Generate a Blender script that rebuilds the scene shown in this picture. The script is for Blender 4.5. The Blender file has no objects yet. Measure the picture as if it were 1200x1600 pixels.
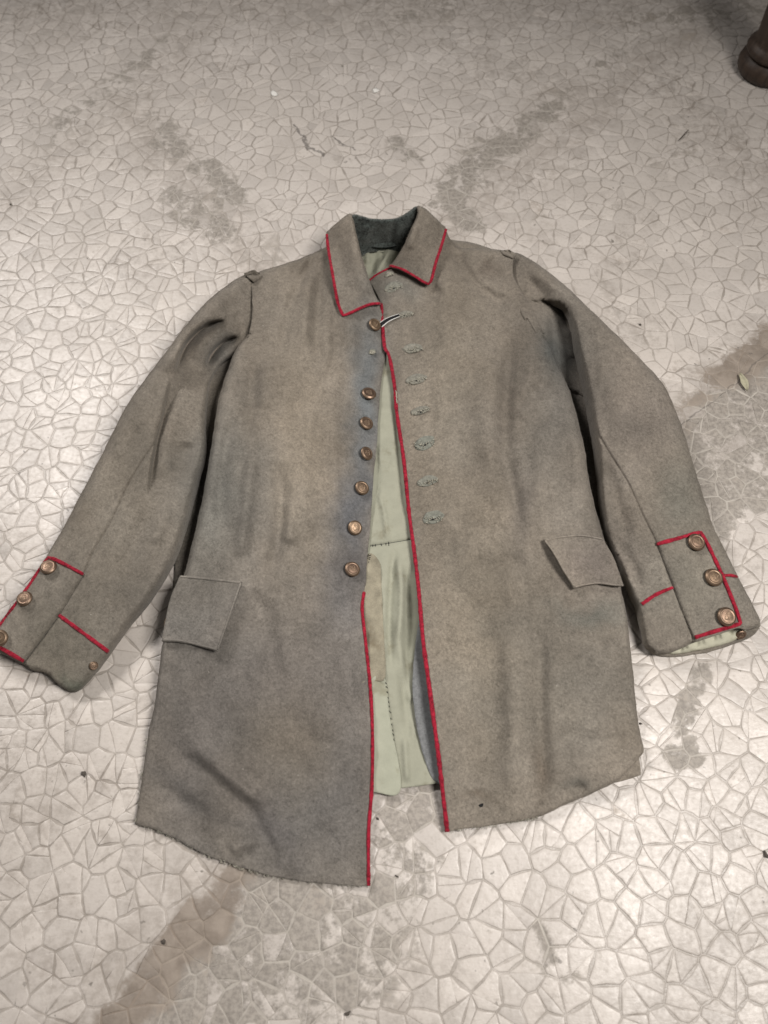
import bpy, math, random
import numpy as np
from mathutils import Vector, Matrix
from mathutils.geometry import delaunay_2d_cdt

random.seed(7); np.random.seed(7)
scene = bpy.context.scene
COL = scene.collection

# ------------------------------------------------------------------ camera, light, exposure
CAM_H, PITCH, FPX = 0.90, math.radians(64.0), 1200.0
SN, CS = math.sin(PITCH), math.cos(PITCH)

def at(px, py, z=0.0):
    """point of the place that lies at height z where the photograph (1200 x 1600) shows it"""
    px = np.asarray(px, float); py = np.asarray(py, float); z = np.asarray(z, float)
    u = (px - 600) / FPX; v = (py - 800) / FPX
    t = (CAM_H - z) / (SN + v * CS)
    return np.stack(np.broadcast_arrays(t * u, t * (CS - v * SN), z), -1)

def to_px(P):
    P = np.asarray(P, float)
    x, y, z = P[..., 0], P[..., 1], P[..., 2] - CAM_H
    d = y * CS - z * SN
    return np.stack([600 + FPX * x / d, 800 + FPX * (-y * SN - z * CS) / d], -1)

cam = bpy.data.cameras.new('camera')
cam_o = bpy.data.objects.new('camera', cam); COL.objects.link(cam_o)
cam_o.location = (0, 0, CAM_H); cam_o.rotation_euler = (math.pi / 2 - PITCH, 0, 0)
cam.sensor_fit = 'HORIZONTAL'; cam.sensor_width = 36.0; cam.lens = 36.0
cam.clip_start = 0.02; cam.clip_end = 60
cam.dof.use_dof = True; cam.dof.focus_distance = 0.98; cam.dof.aperture_fstop = 5.6
scene.camera = cam_o

world = bpy.data.worlds.new('World'); scene.world = world; world.use_nodes = True
bg = world.node_tree.nodes['Background']
bg.inputs['Color'].default_value = (1.0, 0.97, 0.94, 1); bg.inputs['Strength'].default_value = 0.09

def area_lamp(name, loc, target, sx, sy, power, color, spread):
    l = bpy.data.lights.new(name, 'AREA'); l.shape = 'RECTANGLE'; l.size = sx; l.size_y = sy
    l.energy = power; l.color = color; l.spread = math.radians(spread)
    o = bpy.data.objects.new(name, l); COL.objects.link(o); o.location = loc
    o.rotation_euler = (Vector(target) - Vector(loc)).to_track_quat('-Z', 'Y').to_euler()
    return o
# two ceiling lamps: where the floor shows their sheen gives where they hang
area_lamp('ceiling_lamp', (-1.32, 1.68, 1.85), (-.20, 0.22, 0), 0.7, 0.45, 9.9, (1.0, 0.96, 0.93), 84)
area_lamp('ceiling_lamp', (0.98, 0.03, 1.85), (-.02, 0.36, 0), 0.45, 0.7, 12.9, (1.0, 0.955, 0.91), 90)

scene.view_settings.view_transform = 'Standard'; scene.view_settings.look = 'None'
scene.view_settings.gamma = 1.0; scene.view_settings.use_curve_mapping = False
scene.view_settings.exposure = 0.0
scene.render.resolution_x = 768; scene.render.resolution_y = 1024

# ------------------------------------------------------------------ numeric helpers
def vnoise(x, y, seed=0):
    x = np.asarray(x, float); y = np.asarray(y, float)
    xi = np.floor(x).astype(np.int64); yi = np.floor(y).astype(np.int64)
    fx = x - xi; fy = y - yi
    fx = fx * fx * (3 - 2 * fx); fy = fy * fy * (3 - 2 * fy)
    def h(a, b):
        n = (a * 374761393 + b * 668265263 + seed * 974634777) & 0x7fffffff
        n = ((n ^ (n >> 13)) * 1274126177) & 0x7fffffff
        return ((n ^ (n >> 16)) & 0xffff) / 65535.0
    a = h(xi, yi); b = h(xi + 1, yi); c = h(xi, yi + 1); d = h(xi + 1, yi + 1)
    return (a * (1 - fx) + b * fx) * (1 - fy) + (c * (1 - fx) + d * fx) * fy

def fbm(x, y, seed=0, octaves=4):
    s = 0; a = 0.5; f = 1.0; tot = 0
    for k in range(octaves):
        s = s + a * vnoise(x * f, y * f, seed + k * 17); tot += a; a *= .5; f *= 2.03
    return s / tot - 0.5

def catmull(P, closed=False, step=4.0):
    """P: rows (x, y, extra..., corner flag last) -> dense rows without the flag; corners stay sharp"""
    P = np.asarray(P, float); n = len(P); out = []
    rng = range(n if closed else n - 1)
    for i in rng:
        p1 = P[i]; p2 = P[(i + 1) % n]
        p0 = P[i - 1] if (closed or i > 0) else p1
        p3 = P[(i + 2) % n] if (closed or i + 2 < n) else p2
        if p1[-1] > .5: p0 = p1
        if p2[-1] > .5: p3 = p2
        L = np.hypot(*(p2[:2] - p1[:2])); m = max(1, int(round(L / step)))
        for k in range(m):
            t = k / m
            q = 0.5 * ((2 * p1) + (-p0 + p2) * t + (2 * p0 - 5 * p1 + 4 * p2 - p3) * t * t + (-p0 + 3 * p1 - 3 * p2 + p3) * t ** 3)
            q[2:] = p1[2:] * (1 - t) + p2[2:] * t
            out.append(q[:-1])
    if not closed: out.append(P[-1][:-1])
    return np.array(out)

def seg_dist(px, py, A, B, chunk=4000):
    """distance to nearest segment, its index and parameter"""
    N = len(px); D = np.empty(N); I = np.empty(N, int); T = np.empty(N)
    ab = B - A; L2 = np.maximum((ab ** 2).sum(1), 1e-9)
    for s in range(0, N, chunk):
        x = px[s:s + chunk, None]; y = py[s:s + chunk, None]
        t = np.clip(((x - A[:, 0]) * ab[:, 0] + (y - A[:, 1]) * ab[:, 1]) / L2, 0, 1)
        d = np.hypot(x - A[:, 0] - t * ab[:, 0], y - A[:, 1] - t * ab[:, 1])
        i = d.argmin(1); r = np.arange(len(i))
        D[s:s + chunk] = d[r, i]; I[s:s + chunk] = i; T[s:s + chunk] = t[r, i]
    return D, I, T

def inside(px, py, poly):
    px = np.asarray(px, float); py = np.asarray(py, float)
    c = np.zeros(px.shape, bool); n = len(poly)
    for i in range(n):
        x1, y1 = poly[i][:2]; x2, y2 = poly[(i + 1) % n][:2]
        if y1 == y2: continue
        k = ((y1 > py) != (y2 > py)) & (px < (x2 - x1) * (py - y1) / (y2 - y1) + x1)
        c ^= k
    return c

def tps_fit(C):
    C = np.asarray(C, float); X = C[:, :2] / 300.0; n = len(C)
    r = np.hypot(X[:, None, 0] - X[None, :, 0], X[:, None, 1] - X[None, :, 1])
    K = np.where(r > 0, r * r * np.log(r + 1e-12), 0) + 0.004 * np.eye(n)
    P = np.c_[np.ones(n), X]
    M = np.block([[K, P], [P.T, np.zeros((3, 3))]])
    w = np.linalg.solve(M, np.r_[C[:, 2], 0, 0, 0])
    def f(px, py):
        x = np.asarray(px, float) / 300.0; y = np.asarray(py, float) / 300.0
        s = w[n] + w[n + 1] * x + w[n + 2] * y
        for i in range(n):
            rr = np.hypot(x - X[i, 0], y - X[i, 1])
            s = s + w[i] * np.where(rr > 0, rr * rr * np.log(rr + 1e-12), 0)
        return s
    return f

# ------------------------------------------------------------------ material helpers
class X:
    """tiny expression wrapper over shader node sockets"""
    def __init__(s, nt, sock): s.nt = nt; s.k = sock
    def _m(s, op, o=None, rev=False, clamp=False):
        n = s.nt.nodes.new('ShaderNodeMath'); n.operation = op; n.use_clamp = clamp
        a, b = (o, s) if rev else (s, o)
        for i, v in enumerate((a, b)):
            if v is None: continue
            if isinstance(v, X): s.nt.links.new(v.k, n.inputs[i])
            else: n.inputs[i].default_value = v
        return X(s.nt, n.outputs[0])
    def __add__(s, o): return s._m('ADD', o)
    __radd__ = __add__
    def __mul__(s, o): return s._m('MULTIPLY', o)
    __rmul__ = __mul__
    def __sub__(s, o): return s._m('SUBTRACT', o)
    def __rsub__(s, o): return s._m('SUBTRACT', o, rev=True)
    def max(s, o): return s._m('MAXIMUM', o)
    def min(s, o): return s._m('MINIMUM', o)
    def pow(s, o): return s._m('POWER', o)
    def abs(s): return s._m('ABSOLUTE')
    def sm(s, lo, hi):
        n = s.nt.nodes.new('ShaderNodeMapRange'); n.interpolation_type = 'SMOOTHSTEP'
        s.nt.links.new(s.k, n.inputs[0])
        if lo <= hi:
            n.inputs[1].default_value = lo; n.inputs[2].default_value = hi; n.inputs[3].default_value = 0; n.inputs[4].default_value = 1
        else:
            n.inputs[1].default_value = hi; n.inputs[2].default_value = lo; n.inputs[3].default_value = 1; n.inputs[4].default_value = 0
        return X(s.nt, n.outputs[0])

class Mat:
    def __init__(s, name, rough=.8, spec=.3):
        s.m = bpy.data.materials.new(name); s.m.use_nodes = True; s.nt = s.m.node_tree
        s.b = s.nt.nodes['Principled BSDF']
        s.b.inputs['Roughness'].default_value = rough; s.b.inputs['Specular IOR Level'].default_value = spec
    def node(s, t): return s.nt.nodes.new(t)
    def link(s, a, b): s.nt.links.new(a.k if isinstance(a, X) else a, b)
    def pos(s): return s.node('ShaderNodeNewGeometry').outputs['Position']
    def noise(s, scale, detail=3, rough=.5, vec=None, dist=0, stretch=None, rot=0.0):
        v = vec or s.pos()
        if stretch:
            mp = s.node('ShaderNodeMapping'); s.nt.links.new(v, mp.inputs[0])
            mp.inputs['Rotation'].default_value = (0, 0, rot); mp.inputs['Scale'].default_value = stretch; v = mp.outputs[0]
        n = s.node('ShaderNodeTexNoise'); n.inputs['Scale'].default_value = scale
        n.inputs['Detail'].default_value = detail; n.inputs['Roughness'].default_value = rough
        n.inputs['Distortion'].default_value = dist
        s.nt.links.new(v, n.inputs['Vector']); return X(s.nt, n.outputs[0])
    def attr(s, name):
        a = s.node('ShaderNodeAttribute'); a.attribute_name = name; return a
    def mix(s, f, a, b, mode='MIX'):
        n = s.node('ShaderNodeMix'); n.data_type = 'RGBA'; n.blend_type = mode
        for v, i in ((f, n.inputs[0]), (a, n.inputs[6]), (b, n.inputs[7])):
            if isinstance(v, X): s.nt.links.new(v.k, i)
            elif isinstance(v, (int, float)): i.default_value = v
            elif isinstance(v, tuple): i.default_value = (*v, 1)
            else: s.nt.links.new(v, i)
        return n.outputs[2]
    def bump(s, h, strength=.3, dist=.001, prev=None):
        n = s.node('ShaderNodeBump'); n.inputs['Strength'].default_value = strength; n.inputs['Distance'].default_value = dist
        s.link(h, n.inputs['Height'])
        if prev: s.nt.links.new(prev, n.inputs['Normal'])
        return n.outputs[0]
    def color(s, c): s.nt.links.new(c, s.b.inputs['Base Color'])
    def normal(s, c): s.nt.links.new(c, s.b.inputs['Normal'])

def grey(m, x):   # float expression -> colour socket
    n = m.node('ShaderNodeCombineColor')
    for i in range(3): m.link(x, n.inputs[i])
    return n.outputs[0]

def wool_material(name, base=None, grain=.34, sheen=.12, lint=True):
    """felted wool: per-vertex dye colour, fibre grain, nap and lint"""
    m = Mat(name, .95, .12)
    col = m.attr('dye').outputs['Color'] if base is None else None
    if col is None:
        r = m.node('ShaderNodeRGB'); r.outputs[0].default_value = (*base, 1); col = r.outputs[0]
    g1 = m.noise(330, 3, .7); g2 = m.noise(1300, 2, .6); g3 = m.noise(95, 4, .6)
    v = (g1 - .5) * (3.4 * grain) + (g2 - .5) * (2.0 * grain) + (g3 - .5) * (2.0 * grain) + 1.0
    c = m.mix(1.0, col, grey(m, v), 'MULTIPLY')
    if lint:
        l = m.noise(260, 2, .5).sm(.735, .80) * m.noise(30, 2).sm(.50, .62)
        c = m.mix(l * .55, c, (.42, .40, .35))
    m.color(c)
    m.b.inputs['Sheen Weight'].default_value = sheen; m.b.inputs['Sheen Roughness'].default_value = .5
    m.b.inputs['Sheen Tint'].default_value = (.9, .86, .8, 1)
    n1 = m.bump(g1 + g2 * .6, .55, .0011); n2 = m.bump(m.noise(55, 4, .6), .25, .003, n1)
    m.normal(n2); return m.m

def cotton_material(name, base, grain=.16, rough=.85):
    m = Mat(name, rough, .2)
    g = m.noise(70, 4, .6); g2 = m.noise(900, 2)
    w = m.node('ShaderNodeTexWave'); w.inputs['Scale'].default_value = 420; w.inputs['Distortion'].default_value = 1.2
    m.nt.links.new(m.pos(), w.inputs['Vector'])
    v = (g - .5) * (2 * grain) + (g2 - .5) * grain + 1.0
    st = m.noise(24, 4, .6).sm(.56, .70)
    c = m.mix(1.0, base, grey(m, v), 'MULTIPLY')
    c = m.mix(st * .6, c, tuple(k * f for k, f in zip(base, (.58, .52, .44)))); m.color(c)
    n1 = m.bump(X(m.nt, w.outputs[1]) * .3 + g2, .25, .0006); n2 = m.bump(m.noise(45, 3), .3, .004, n1); m.normal(n2)
    return m.m

M = {}
M['wool'] = wool_material('field_grey_wool')
def fibre_material():
    m = Mat('wool_fibre', .9, .15); m.color(m.attr('dye').outputs['Color']); return m.m
M['fibre'] = fibre_material()
M['red'] = wool_material('red_piping_wool', (.235, .011, .025), .75, .15, False)
M['velvet'] = wool_material('dark_green_collar_cloth', (.050, .058, .054), 1.0, .3)
M['facing'] = wool_material('grey_facing_cloth', (.165, .17, .172), .3)
M['lining'] = cotton_material('pale_green_cotton', (.285, .286, .225))
M['lining2'] = cotton_material('light_green_cotton', (.325, .332, .262))
M['cuff_cotton'] = cotton_material('cream_cuff_cotton', (.43, .42, .33))
M['silk'] = cotton_material('brown_facing_tape', (.245, .222, .165), .6)
M['thread'] = cotton_material('pale_thread', (.36, .345, .285), .3)
M['black'] = cotton_material('black_thread', (.012, .012, .013), .3)
M['white'] = cotton_material('white_ribbon', (.62, .61, .58), .1)

def metal_material():
    m = Mat('worn_copper_button', .42, .5)
    n = m.noise(160, 3, .6); e = m.node('ShaderNodeNewGeometry').outputs['Pointiness']
    p = X(m.nt, e).sm(.47, .56)
    rnd = X(m.nt, m.node('ShaderNodeObjectInfo').outputs['Random'])
    c = m.mix(rnd, (.145, .094, .070), (.185, .130, .082))
    c = m.mix(n.sm(.42, .66) * .6, c, (.085, .058, .042)); c = m.mix(p * .45, c, (.33, .24, .165)); m.color(c)
    m.b.inputs['Metallic'].default_value = .85
    m.link(n * .35 + .30, m.b.inputs['Roughness']); m.normal(m.bump(n, .2, .0006)); return m.m
M['copper'] = metal_material()

# ------------------------------------------------------------------ mesh helpers
def link(name, mesh, mat, parent=None, smooth=True):
    o = bpy.data.objects.new(name, mesh); COL.objects.link(o)
    if mat: mesh.materials.append(mat)
    if parent: o.parent = parent
    if smooth and len(mesh.polygons):
        mesh.polygons.foreach_set('use_smooth', np.ones(len(mesh.polygons), bool))
    return o

def empty(name, loc=(0, 0, 0)):
    o = bpy.data.objects.new(name, None); COL.objects.link(o); o.location = loc; o.empty_display_size = .05; return o

def tag(o, label=None, cat=None, group=None, kind=None):
    if label: o['label'] = label
    if cat: o['category'] = cat
    if group: o['group'] = group
    if kind: o['kind'] = kind
    return o

def tube_data(P, r, seg=6, flat=1.0, wob=0, seed=0):
    """tube along world points P, radius r (scalar or per point); flat scales the height"""
    P = np.asarray(P, float); n = len(P); r = np.broadcast_to(np.asarray(r, float), (n,)).copy()
    if wob: r *= 1 + wob * 2 * fbm(np.arange(n) * .55, np.full(n, seed * 3.3), seed)
    T = np.gradient(P, axis=0); T /= np.maximum(np.linalg.norm(T, axis=1, keepdims=True), 1e-9)
    up = np.array([0, 0, 1.0]); S = np.cross(T, up); nn = np.linalg.norm(S, axis=1, keepdims=True)
    S = np.where(nn > 1e-4, S / np.maximum(nn, 1e-9), np.array([1.0, 0, 0])); U = np.cross(S, T)
    V = []; F = []
    for i in range(n):
        for k in range(seg):
            a = 2 * math.pi * k / seg
            V.append(P[i] + S[i] * (math.cos(a) * r[i]) + U[i] * (math.sin(a) * r[i] * flat))
    for i in range(n - 1):
        for k in range(seg):
            a = i * seg + k; b = i * seg + (k + 1) % seg
            F.append((a, b, b + seg, a + seg))
    F.append(tuple(range(seg - 1, -1, -1))); F.append(tuple(range((n - 1) * seg, n * seg)))
    return V, F

def tube(name, P, r, mat, parent=None, **kw):
    V, F = tube_data(P, r, **kw); me = bpy.data.meshes.new(name)
    me.from_pydata([tuple(v) for v in V], [], F); me.update(); return link(name, me, mat, parent)

def tubes(name, list_of, mat, parent=None):
    V = []; F = []
    for P, r in list_of:
        v, f = tube_data(P, r, seg=5); o = len(V); V += v; F += [tuple(i + o for i in q) for q in f]
    me = bpy.data.meshes.new(name); me.from_pydata([tuple(v) for v in V], [], F); me.update()
    return link(name, me, mat, parent)

# dye and wear of the old cloth, with some fold and side shading painted in, by place
BASE = np.array([.184, .162, .135])
DYE_AND_SHADE = [  # x, y, rx, ry, degrees, colour, amount
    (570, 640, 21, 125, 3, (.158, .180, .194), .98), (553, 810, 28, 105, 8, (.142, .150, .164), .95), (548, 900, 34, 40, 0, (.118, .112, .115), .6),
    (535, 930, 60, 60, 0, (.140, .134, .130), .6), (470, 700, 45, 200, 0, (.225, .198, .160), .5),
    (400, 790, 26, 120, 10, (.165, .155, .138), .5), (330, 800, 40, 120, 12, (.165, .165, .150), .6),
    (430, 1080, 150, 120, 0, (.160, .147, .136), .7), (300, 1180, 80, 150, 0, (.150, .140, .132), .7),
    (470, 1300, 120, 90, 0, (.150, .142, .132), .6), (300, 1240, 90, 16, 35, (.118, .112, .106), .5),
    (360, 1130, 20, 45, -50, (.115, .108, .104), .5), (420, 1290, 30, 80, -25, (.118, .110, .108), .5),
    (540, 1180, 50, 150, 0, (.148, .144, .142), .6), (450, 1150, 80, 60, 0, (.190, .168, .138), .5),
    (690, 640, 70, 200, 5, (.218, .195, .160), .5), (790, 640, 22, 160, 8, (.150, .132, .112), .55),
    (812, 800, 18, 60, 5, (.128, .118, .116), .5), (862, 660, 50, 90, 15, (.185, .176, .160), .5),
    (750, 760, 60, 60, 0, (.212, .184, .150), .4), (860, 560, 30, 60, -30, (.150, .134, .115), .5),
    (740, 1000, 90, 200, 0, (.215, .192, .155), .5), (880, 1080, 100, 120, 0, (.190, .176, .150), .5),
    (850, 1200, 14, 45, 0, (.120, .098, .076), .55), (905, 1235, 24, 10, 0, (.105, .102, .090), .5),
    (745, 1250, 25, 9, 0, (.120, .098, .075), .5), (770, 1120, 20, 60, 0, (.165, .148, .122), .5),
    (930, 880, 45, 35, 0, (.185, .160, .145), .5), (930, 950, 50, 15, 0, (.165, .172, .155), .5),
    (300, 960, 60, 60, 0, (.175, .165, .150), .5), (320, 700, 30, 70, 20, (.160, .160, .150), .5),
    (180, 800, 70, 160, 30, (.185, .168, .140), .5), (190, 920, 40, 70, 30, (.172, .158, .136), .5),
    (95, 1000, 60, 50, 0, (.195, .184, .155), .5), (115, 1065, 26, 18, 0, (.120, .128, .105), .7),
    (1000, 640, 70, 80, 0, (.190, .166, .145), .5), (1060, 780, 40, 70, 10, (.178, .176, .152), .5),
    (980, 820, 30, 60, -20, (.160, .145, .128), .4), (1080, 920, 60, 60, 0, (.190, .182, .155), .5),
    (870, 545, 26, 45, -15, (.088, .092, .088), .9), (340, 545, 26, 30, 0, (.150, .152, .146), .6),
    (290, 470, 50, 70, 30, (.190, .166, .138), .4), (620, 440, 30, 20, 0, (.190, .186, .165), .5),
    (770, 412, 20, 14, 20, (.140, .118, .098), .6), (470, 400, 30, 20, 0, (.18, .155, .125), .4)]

def dye(px, py, seed=0):
    px = np.asarray(px, float); py = np.asarray(py, float)
    wx = px + 34 * fbm(px / 45, py / 45, 31); wy = py + 60 * fbm(px / 60, py / 60, 57)
    c = np.broadcast_to(BASE, px.shape + (3,)).copy()
    for (x, y, rx, ry, a, col, s) in DYE_AND_SHADE:
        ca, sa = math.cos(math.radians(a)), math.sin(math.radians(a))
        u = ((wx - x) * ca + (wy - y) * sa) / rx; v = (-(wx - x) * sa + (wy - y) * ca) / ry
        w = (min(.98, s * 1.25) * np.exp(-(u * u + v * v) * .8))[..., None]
        col = np.array(col); c = c * (1 - w) + col * (np.array([.80, .79, .78]) if col.mean() < .185 else np.array([1.04, 1.01, .97])) * w  # darks deepened and lights lifted, so shading contrast sits in the wool colour
    b = fbm(px / 55, py / 75, 5 + seed, 5)[..., None]; b2 = fbm(px / 120, py / 120, 91, 3)[..., None]
    c = c * (1 + .62 * b + .22 * b2)
    h = fbm(px / 90, py / 90, 77, 3)[..., None]
    return np.clip(c * (1 + h * np.array([-.05, .0, .06])), .02, .8)

class Panel:
    """a piece of cloth: outline (x, y, roll) traced on the photograph, heights in metres above the floor"""
    def __init__(s, outline, ctrl, strokes=(), step=4.5, rumple=.0008, seed=1, lift=0.0, thick=.0035, jitter=.5, edge=.66, flat_min=.003, tuck=.007, rscale=.62, fold=1.6, puff=.40, wrinkle=0.0, lim=.00055):
        O = [(p[0], p[1], p[2], p[3] if len(p) > 3 else 0) for p in outline]
        s.out = catmull(O, True, step); s.out[:, 2] *= rscale; s.tuck = tuck
        k = np.arange(len(s.out)); s.out[:, 0] += jitter * 3 * fbm(k * .35, k * 0, seed + 3); s.out[:, 1] += jitter * 3 * fbm(k * .35, k * 0 + 9, seed + 4)
        ctrl = ctrl if callable(ctrl) else [(a, b, c + puff * max(0, c - .014)) for a, b, c in ctrl]; s.wr = wrinkle
        s.f = tps_fit(ctrl) if not callable(ctrl) else ctrl
        s.step = step; s.rumple = rumple; s.seed = seed; s.lift = lift; s.thick = thick; s.edge = edge; s.fmin = flat_min
        s.strokes = []
        for (pts, w, amp, kind) in strokes:
            Q = catmull([(p[0], p[1], 0) for p in pts], False, 5.0); amp = amp * fold if kind != 'seam' else amp; mx = lim * w if kind == 'soft' else 1; s.strokes.append((Q, w, max(-mx, min(mx, amp)), kind))
    def z(s, px, py):
        shp = np.shape(px); px = np.ravel(np.asarray(px, float)); py = np.ravel(np.asarray(py, float))
        z = s.f(px, py) + s.lift
        z = z + s.rumple * (2.2 * fbm(px / 60, py / 80, s.seed, 3) + 1.1 * fbm(px / 20, py / 24, s.seed + 40, 2))
        if s.wr:    # long soft pulls and small puckers
            wx = px + 30 * fbm(px / 90, py / 90, s.seed + 7, 2)
            a1 = 1 - np.abs(fbm(wx / 46, py / 190, s.seed + 11, 2)) * 5; a2 = 1 - np.abs(fbm(px / 70, py / 34 + wx / 60, s.seed + 19, 2)) * 5
            msk = np.clip(fbm(px / 150, py / 150, s.seed + 23, 2) * 4 + .6, 0, 1)
            z = z + s.wr * (np.maximum(a1, 0) * msk + .55 * np.maximum(a2, 0) * (1 - msk) + .5 * fbm(px / 13, py / 15, s.seed + 29, 2))
        for Q, w, amp, kind in s.strokes:
            A = Q[:-1]; B = Q[1:]; d, i, t = seg_dist(px, py, A, B)
            u = (i + t) / len(A); taper = np.minimum(1, np.minimum(u, 1 - u) * 5 + (.0 if kind != 'seam' else 1))
            if kind == 'soft': z = z + amp * taper * np.exp(-(d / w) ** 2)
            elif kind == 'seam': z = z + amp * np.exp(-(d / w) ** 2)
            elif kind == 'crease': z = z + amp * taper * np.exp(-d / w)
            elif kind == 'step':   # cloth on the right of the line stands higher, falling off over w
                ii = np.clip(i, 0, len(A) - 1); cr = (B[ii, 0] - A[ii, 0]) * (py - A[ii, 1]) - (B[ii, 1] - A[ii, 1]) * (px - A[ii, 0])
                z = z + amp * taper * np.exp(-(d / w)) * np.tanh(np.sign(cr) * d / 2.5)
        z = np.maximum(z, s.fmin)
        R = s.out[:, 2]
        if R.max() > 0:
            A = s.out; B = np.roll(A, -1, 0); k = (A[:, 2] > .5) | (B[:, 2] > .5); A = A[k]; B = B[k]
            d, i, t = seg_dist(px, py, A[:, :2], B[:, :2])
            r = np.maximum(A[i, 2] * (1 - t) + B[i, 2] * t, .01); u = np.clip(d / r, 0, 1)
            p = np.sqrt(np.maximum(0, 1 - (1 - u) ** 2)); z = z * (s.edge + (1 - s.edge) * p)
        return z.reshape(shp)
    def pt(s, px, py, dz=0.0): return at(px, py, s.z(px, py) + dz)
    def normal(s, px, py):
        a = s.pt(np.array([px]), np.array([py]))[0]; b = s.pt(np.array([px + 5.]), np.array([py]))[0]; c = s.pt(np.array([px]), np.array([py - 5.]))[0]
        n = Vector(b - a).cross(Vector(c - a)).normalized(); return n
    def build(s, name, mat, parent, dyed=True, dseed=0):
        o = s.out[:, :2]; M0 = len(o)
        x0, y0 = o.min(0); x1, y1 = o.max(0); st = s.step
        gx, gy = np.meshgrid(np.arange(x0, x1, st), np.arange(y0, y1, st * .87)); gx = gx + (np.arange(len(gx)) % 2)[:, None] * st * .5
        gx = gx.ravel(); gy = gy.ravel()
        gx = gx + .25 * st * (np.random.rand(len(gx)) - .5); gy = gy + .25 * st * (np.random.rand(len(gy)) - .5)
        P = np.c_[gx, gy]
        for Q, w, amp, kind in s.strokes:      # finer points where the cloth bends sharply
            if kind == 'soft': continue
            T = np.gradient(Q, axis=0); T /= np.hypot(T[:, 0], T[:, 1])[:, None] + 1e-9; Nn = np.c_[-T[:, 1], T[:, 0]]
            offs = (0, -w * .8, w * .8, -w * 1.8, w * 1.8) if kind == 'seam' else (0, -1.6, 1.6, -3.6, 3.6)
            d, _, _ = seg_dist(P[:, 0], P[:, 1], Q[:-1], Q[1:]); P = P[d > max(abs(k) for k in offs) + 1.0]
            P = np.r_[P, np.concatenate([Q + Nn * k for k in offs])]
        P = P[inside(P[:, 0], P[:, 1], o)]
        d, _, _ = seg_dist(P[:, 0], P[:, 1], o, np.roll(o, -1, 0)); P = P[d > st * .35]
        allp = np.r_[o, P]
        res = delaunay_2d_cdt([Vector(p) for p in allp], [(i, (i + 1) % M0) for i in range(M0)], [], 1, 1e-4)
        V2 = np.array([tuple(v) for v in res[0]]); F = [tuple(f) for f in res[2]]
        inv = {}
        for k, src in enumerate(res[3]):
            for q in src: inv[q] = k
        Z = s.z(V2[:, 0], V2[:, 1]); W = at(V2[:, 0], V2[:, 1], Z)
        # rim: rolled edges tuck under to the floor, free edges show the thickness of the cloth
        loop = [inv.get(i) for i in range(M0)]; keep = [i for i in range(M0) if loop[i] is not None]
        L = np.array([loop[i] for i in keep]); Rl = s.out[keep, 2]; Pw = W[L]; n = len(L)
        Tn = np.roll(Pw, -1, 0) - np.roll(Pw, 1, 0); Nn = np.c_[-Tn[:, 1], Tn[:, 0]]; Nn /= np.linalg.norm(Nn, axis=1, keepdims=True) + 1e-9
        area = np.sum(Pw[:, 0] * np.roll(Pw[:, 1], -1) - np.roll(Pw[:, 0], -1) * Pw[:, 1])
        if area < 0: Nn = -Nn
        rr = np.clip(Rl / 5, 0, 1)[:, None]; zz = Pw[:, 2:3]
        def ring(inw, h): return np.c_[Pw[:, :2] + Nn * inw, h]
        r1 = ring(rr * (-.04 * zz) + (1 - rr) * 0, rr * zz * .62 + (1 - rr) * np.maximum(zz - s.thick, zz * .2))
        r2 = ring(rr * (.30 * zz) + (1 - rr) * s.tuck * .3, rr * zz * .25 + (1 - rr) * np.maximum(zz - s.thick * 1.1, zz * .15))
        r3 = ring(rr * (.75 * zz + .002) + (1 - rr) * s.tuck, rr * .0005 + (1 - rr) * np.maximum(zz - s.thick * 1.1, zz * .12))
        base = len(W); W = np.r_[W, r1, r2, r3]
        V2 = np.r_[V2, V2[L], V2[L], V2[L]]
        # make all top faces look up
        G = []
        for f in F:
            a, b, c = V2[f[0]], V2[f[1]], V2[f[2]]
            up = -((b[0] - a[0]) * (c[1] - a[1]) - (b[1] - a[1]) * (c[0] - a[0]))
            G.append(f if up > 0 else f[::-1])
        rings = [L, base + np.arange(n), base + n + np.arange(n), base + 2 * n + np.arange(n)]
        for a, b in zip(rings[:-1], rings[1:]):
            for i in range(n):
                j = (i + 1) % n; q = (int(a[i]), int(b[i]), int(b[j]), int(a[j])); G.append(q if area > 0 else q[::-1])
        me = bpy.data.meshes.new(name); me.from_pydata(W.tolist(), [], G); me.update()
        if dyed:
            c = dye(V2[:, 0], V2[:, 1], dseed); at_ = me.attributes.new('dye', 'FLOAT_COLOR', 'POINT')
            at_.data.foreach_set('color', np.c_[c, np.ones(len(c))].astype(np.float32).ravel())
        s.tops = (W, np.array(G[:len(F)]), V2)
        return link(name, me, mat, parent)
    def nap(s, parent, density=26e4, length=.0030, width=.00016, seed=1):
        """loose fibres of the felted wool standing a little off the cloth"""
        W, T, V2 = s.tops; r = np.random.RandomState(seed)
        a, b, c = W[T[:, 0]], W[T[:, 1]], W[T[:, 2]]; cr = np.cross(b - a, c - a); ar = np.linalg.norm(cr, axis=1) / 2
        n = int(ar.sum() * density); k = r.choice(len(T), n, p=ar / ar.sum()); u, v = r.rand(n), r.rand(n); f = u + v > 1; u[f] = 1 - u[f]; v[f] = 1 - v[f]
        w3 = np.c_[1 - u - v, u, v]; P = (W[T[k]] * w3[..., None]).sum(1); Q = (V2[T[k]] * w3[..., None]).sum(1)
        N = cr[k] / (np.linalg.norm(cr[k], axis=1, keepdims=True) + 1e-12); N[N[:, 2] < 0] *= -1
        d = r.randn(n, 3); d -= N * (d * N).sum(1, keepdims=True); d /= np.linalg.norm(d, axis=1, keepdims=True); sd = np.cross(N, d)
        L = length * (.4 + r.rand(n, 1) * 1.0); lift = r.rand(n, 1) ** 2 * .9
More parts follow.
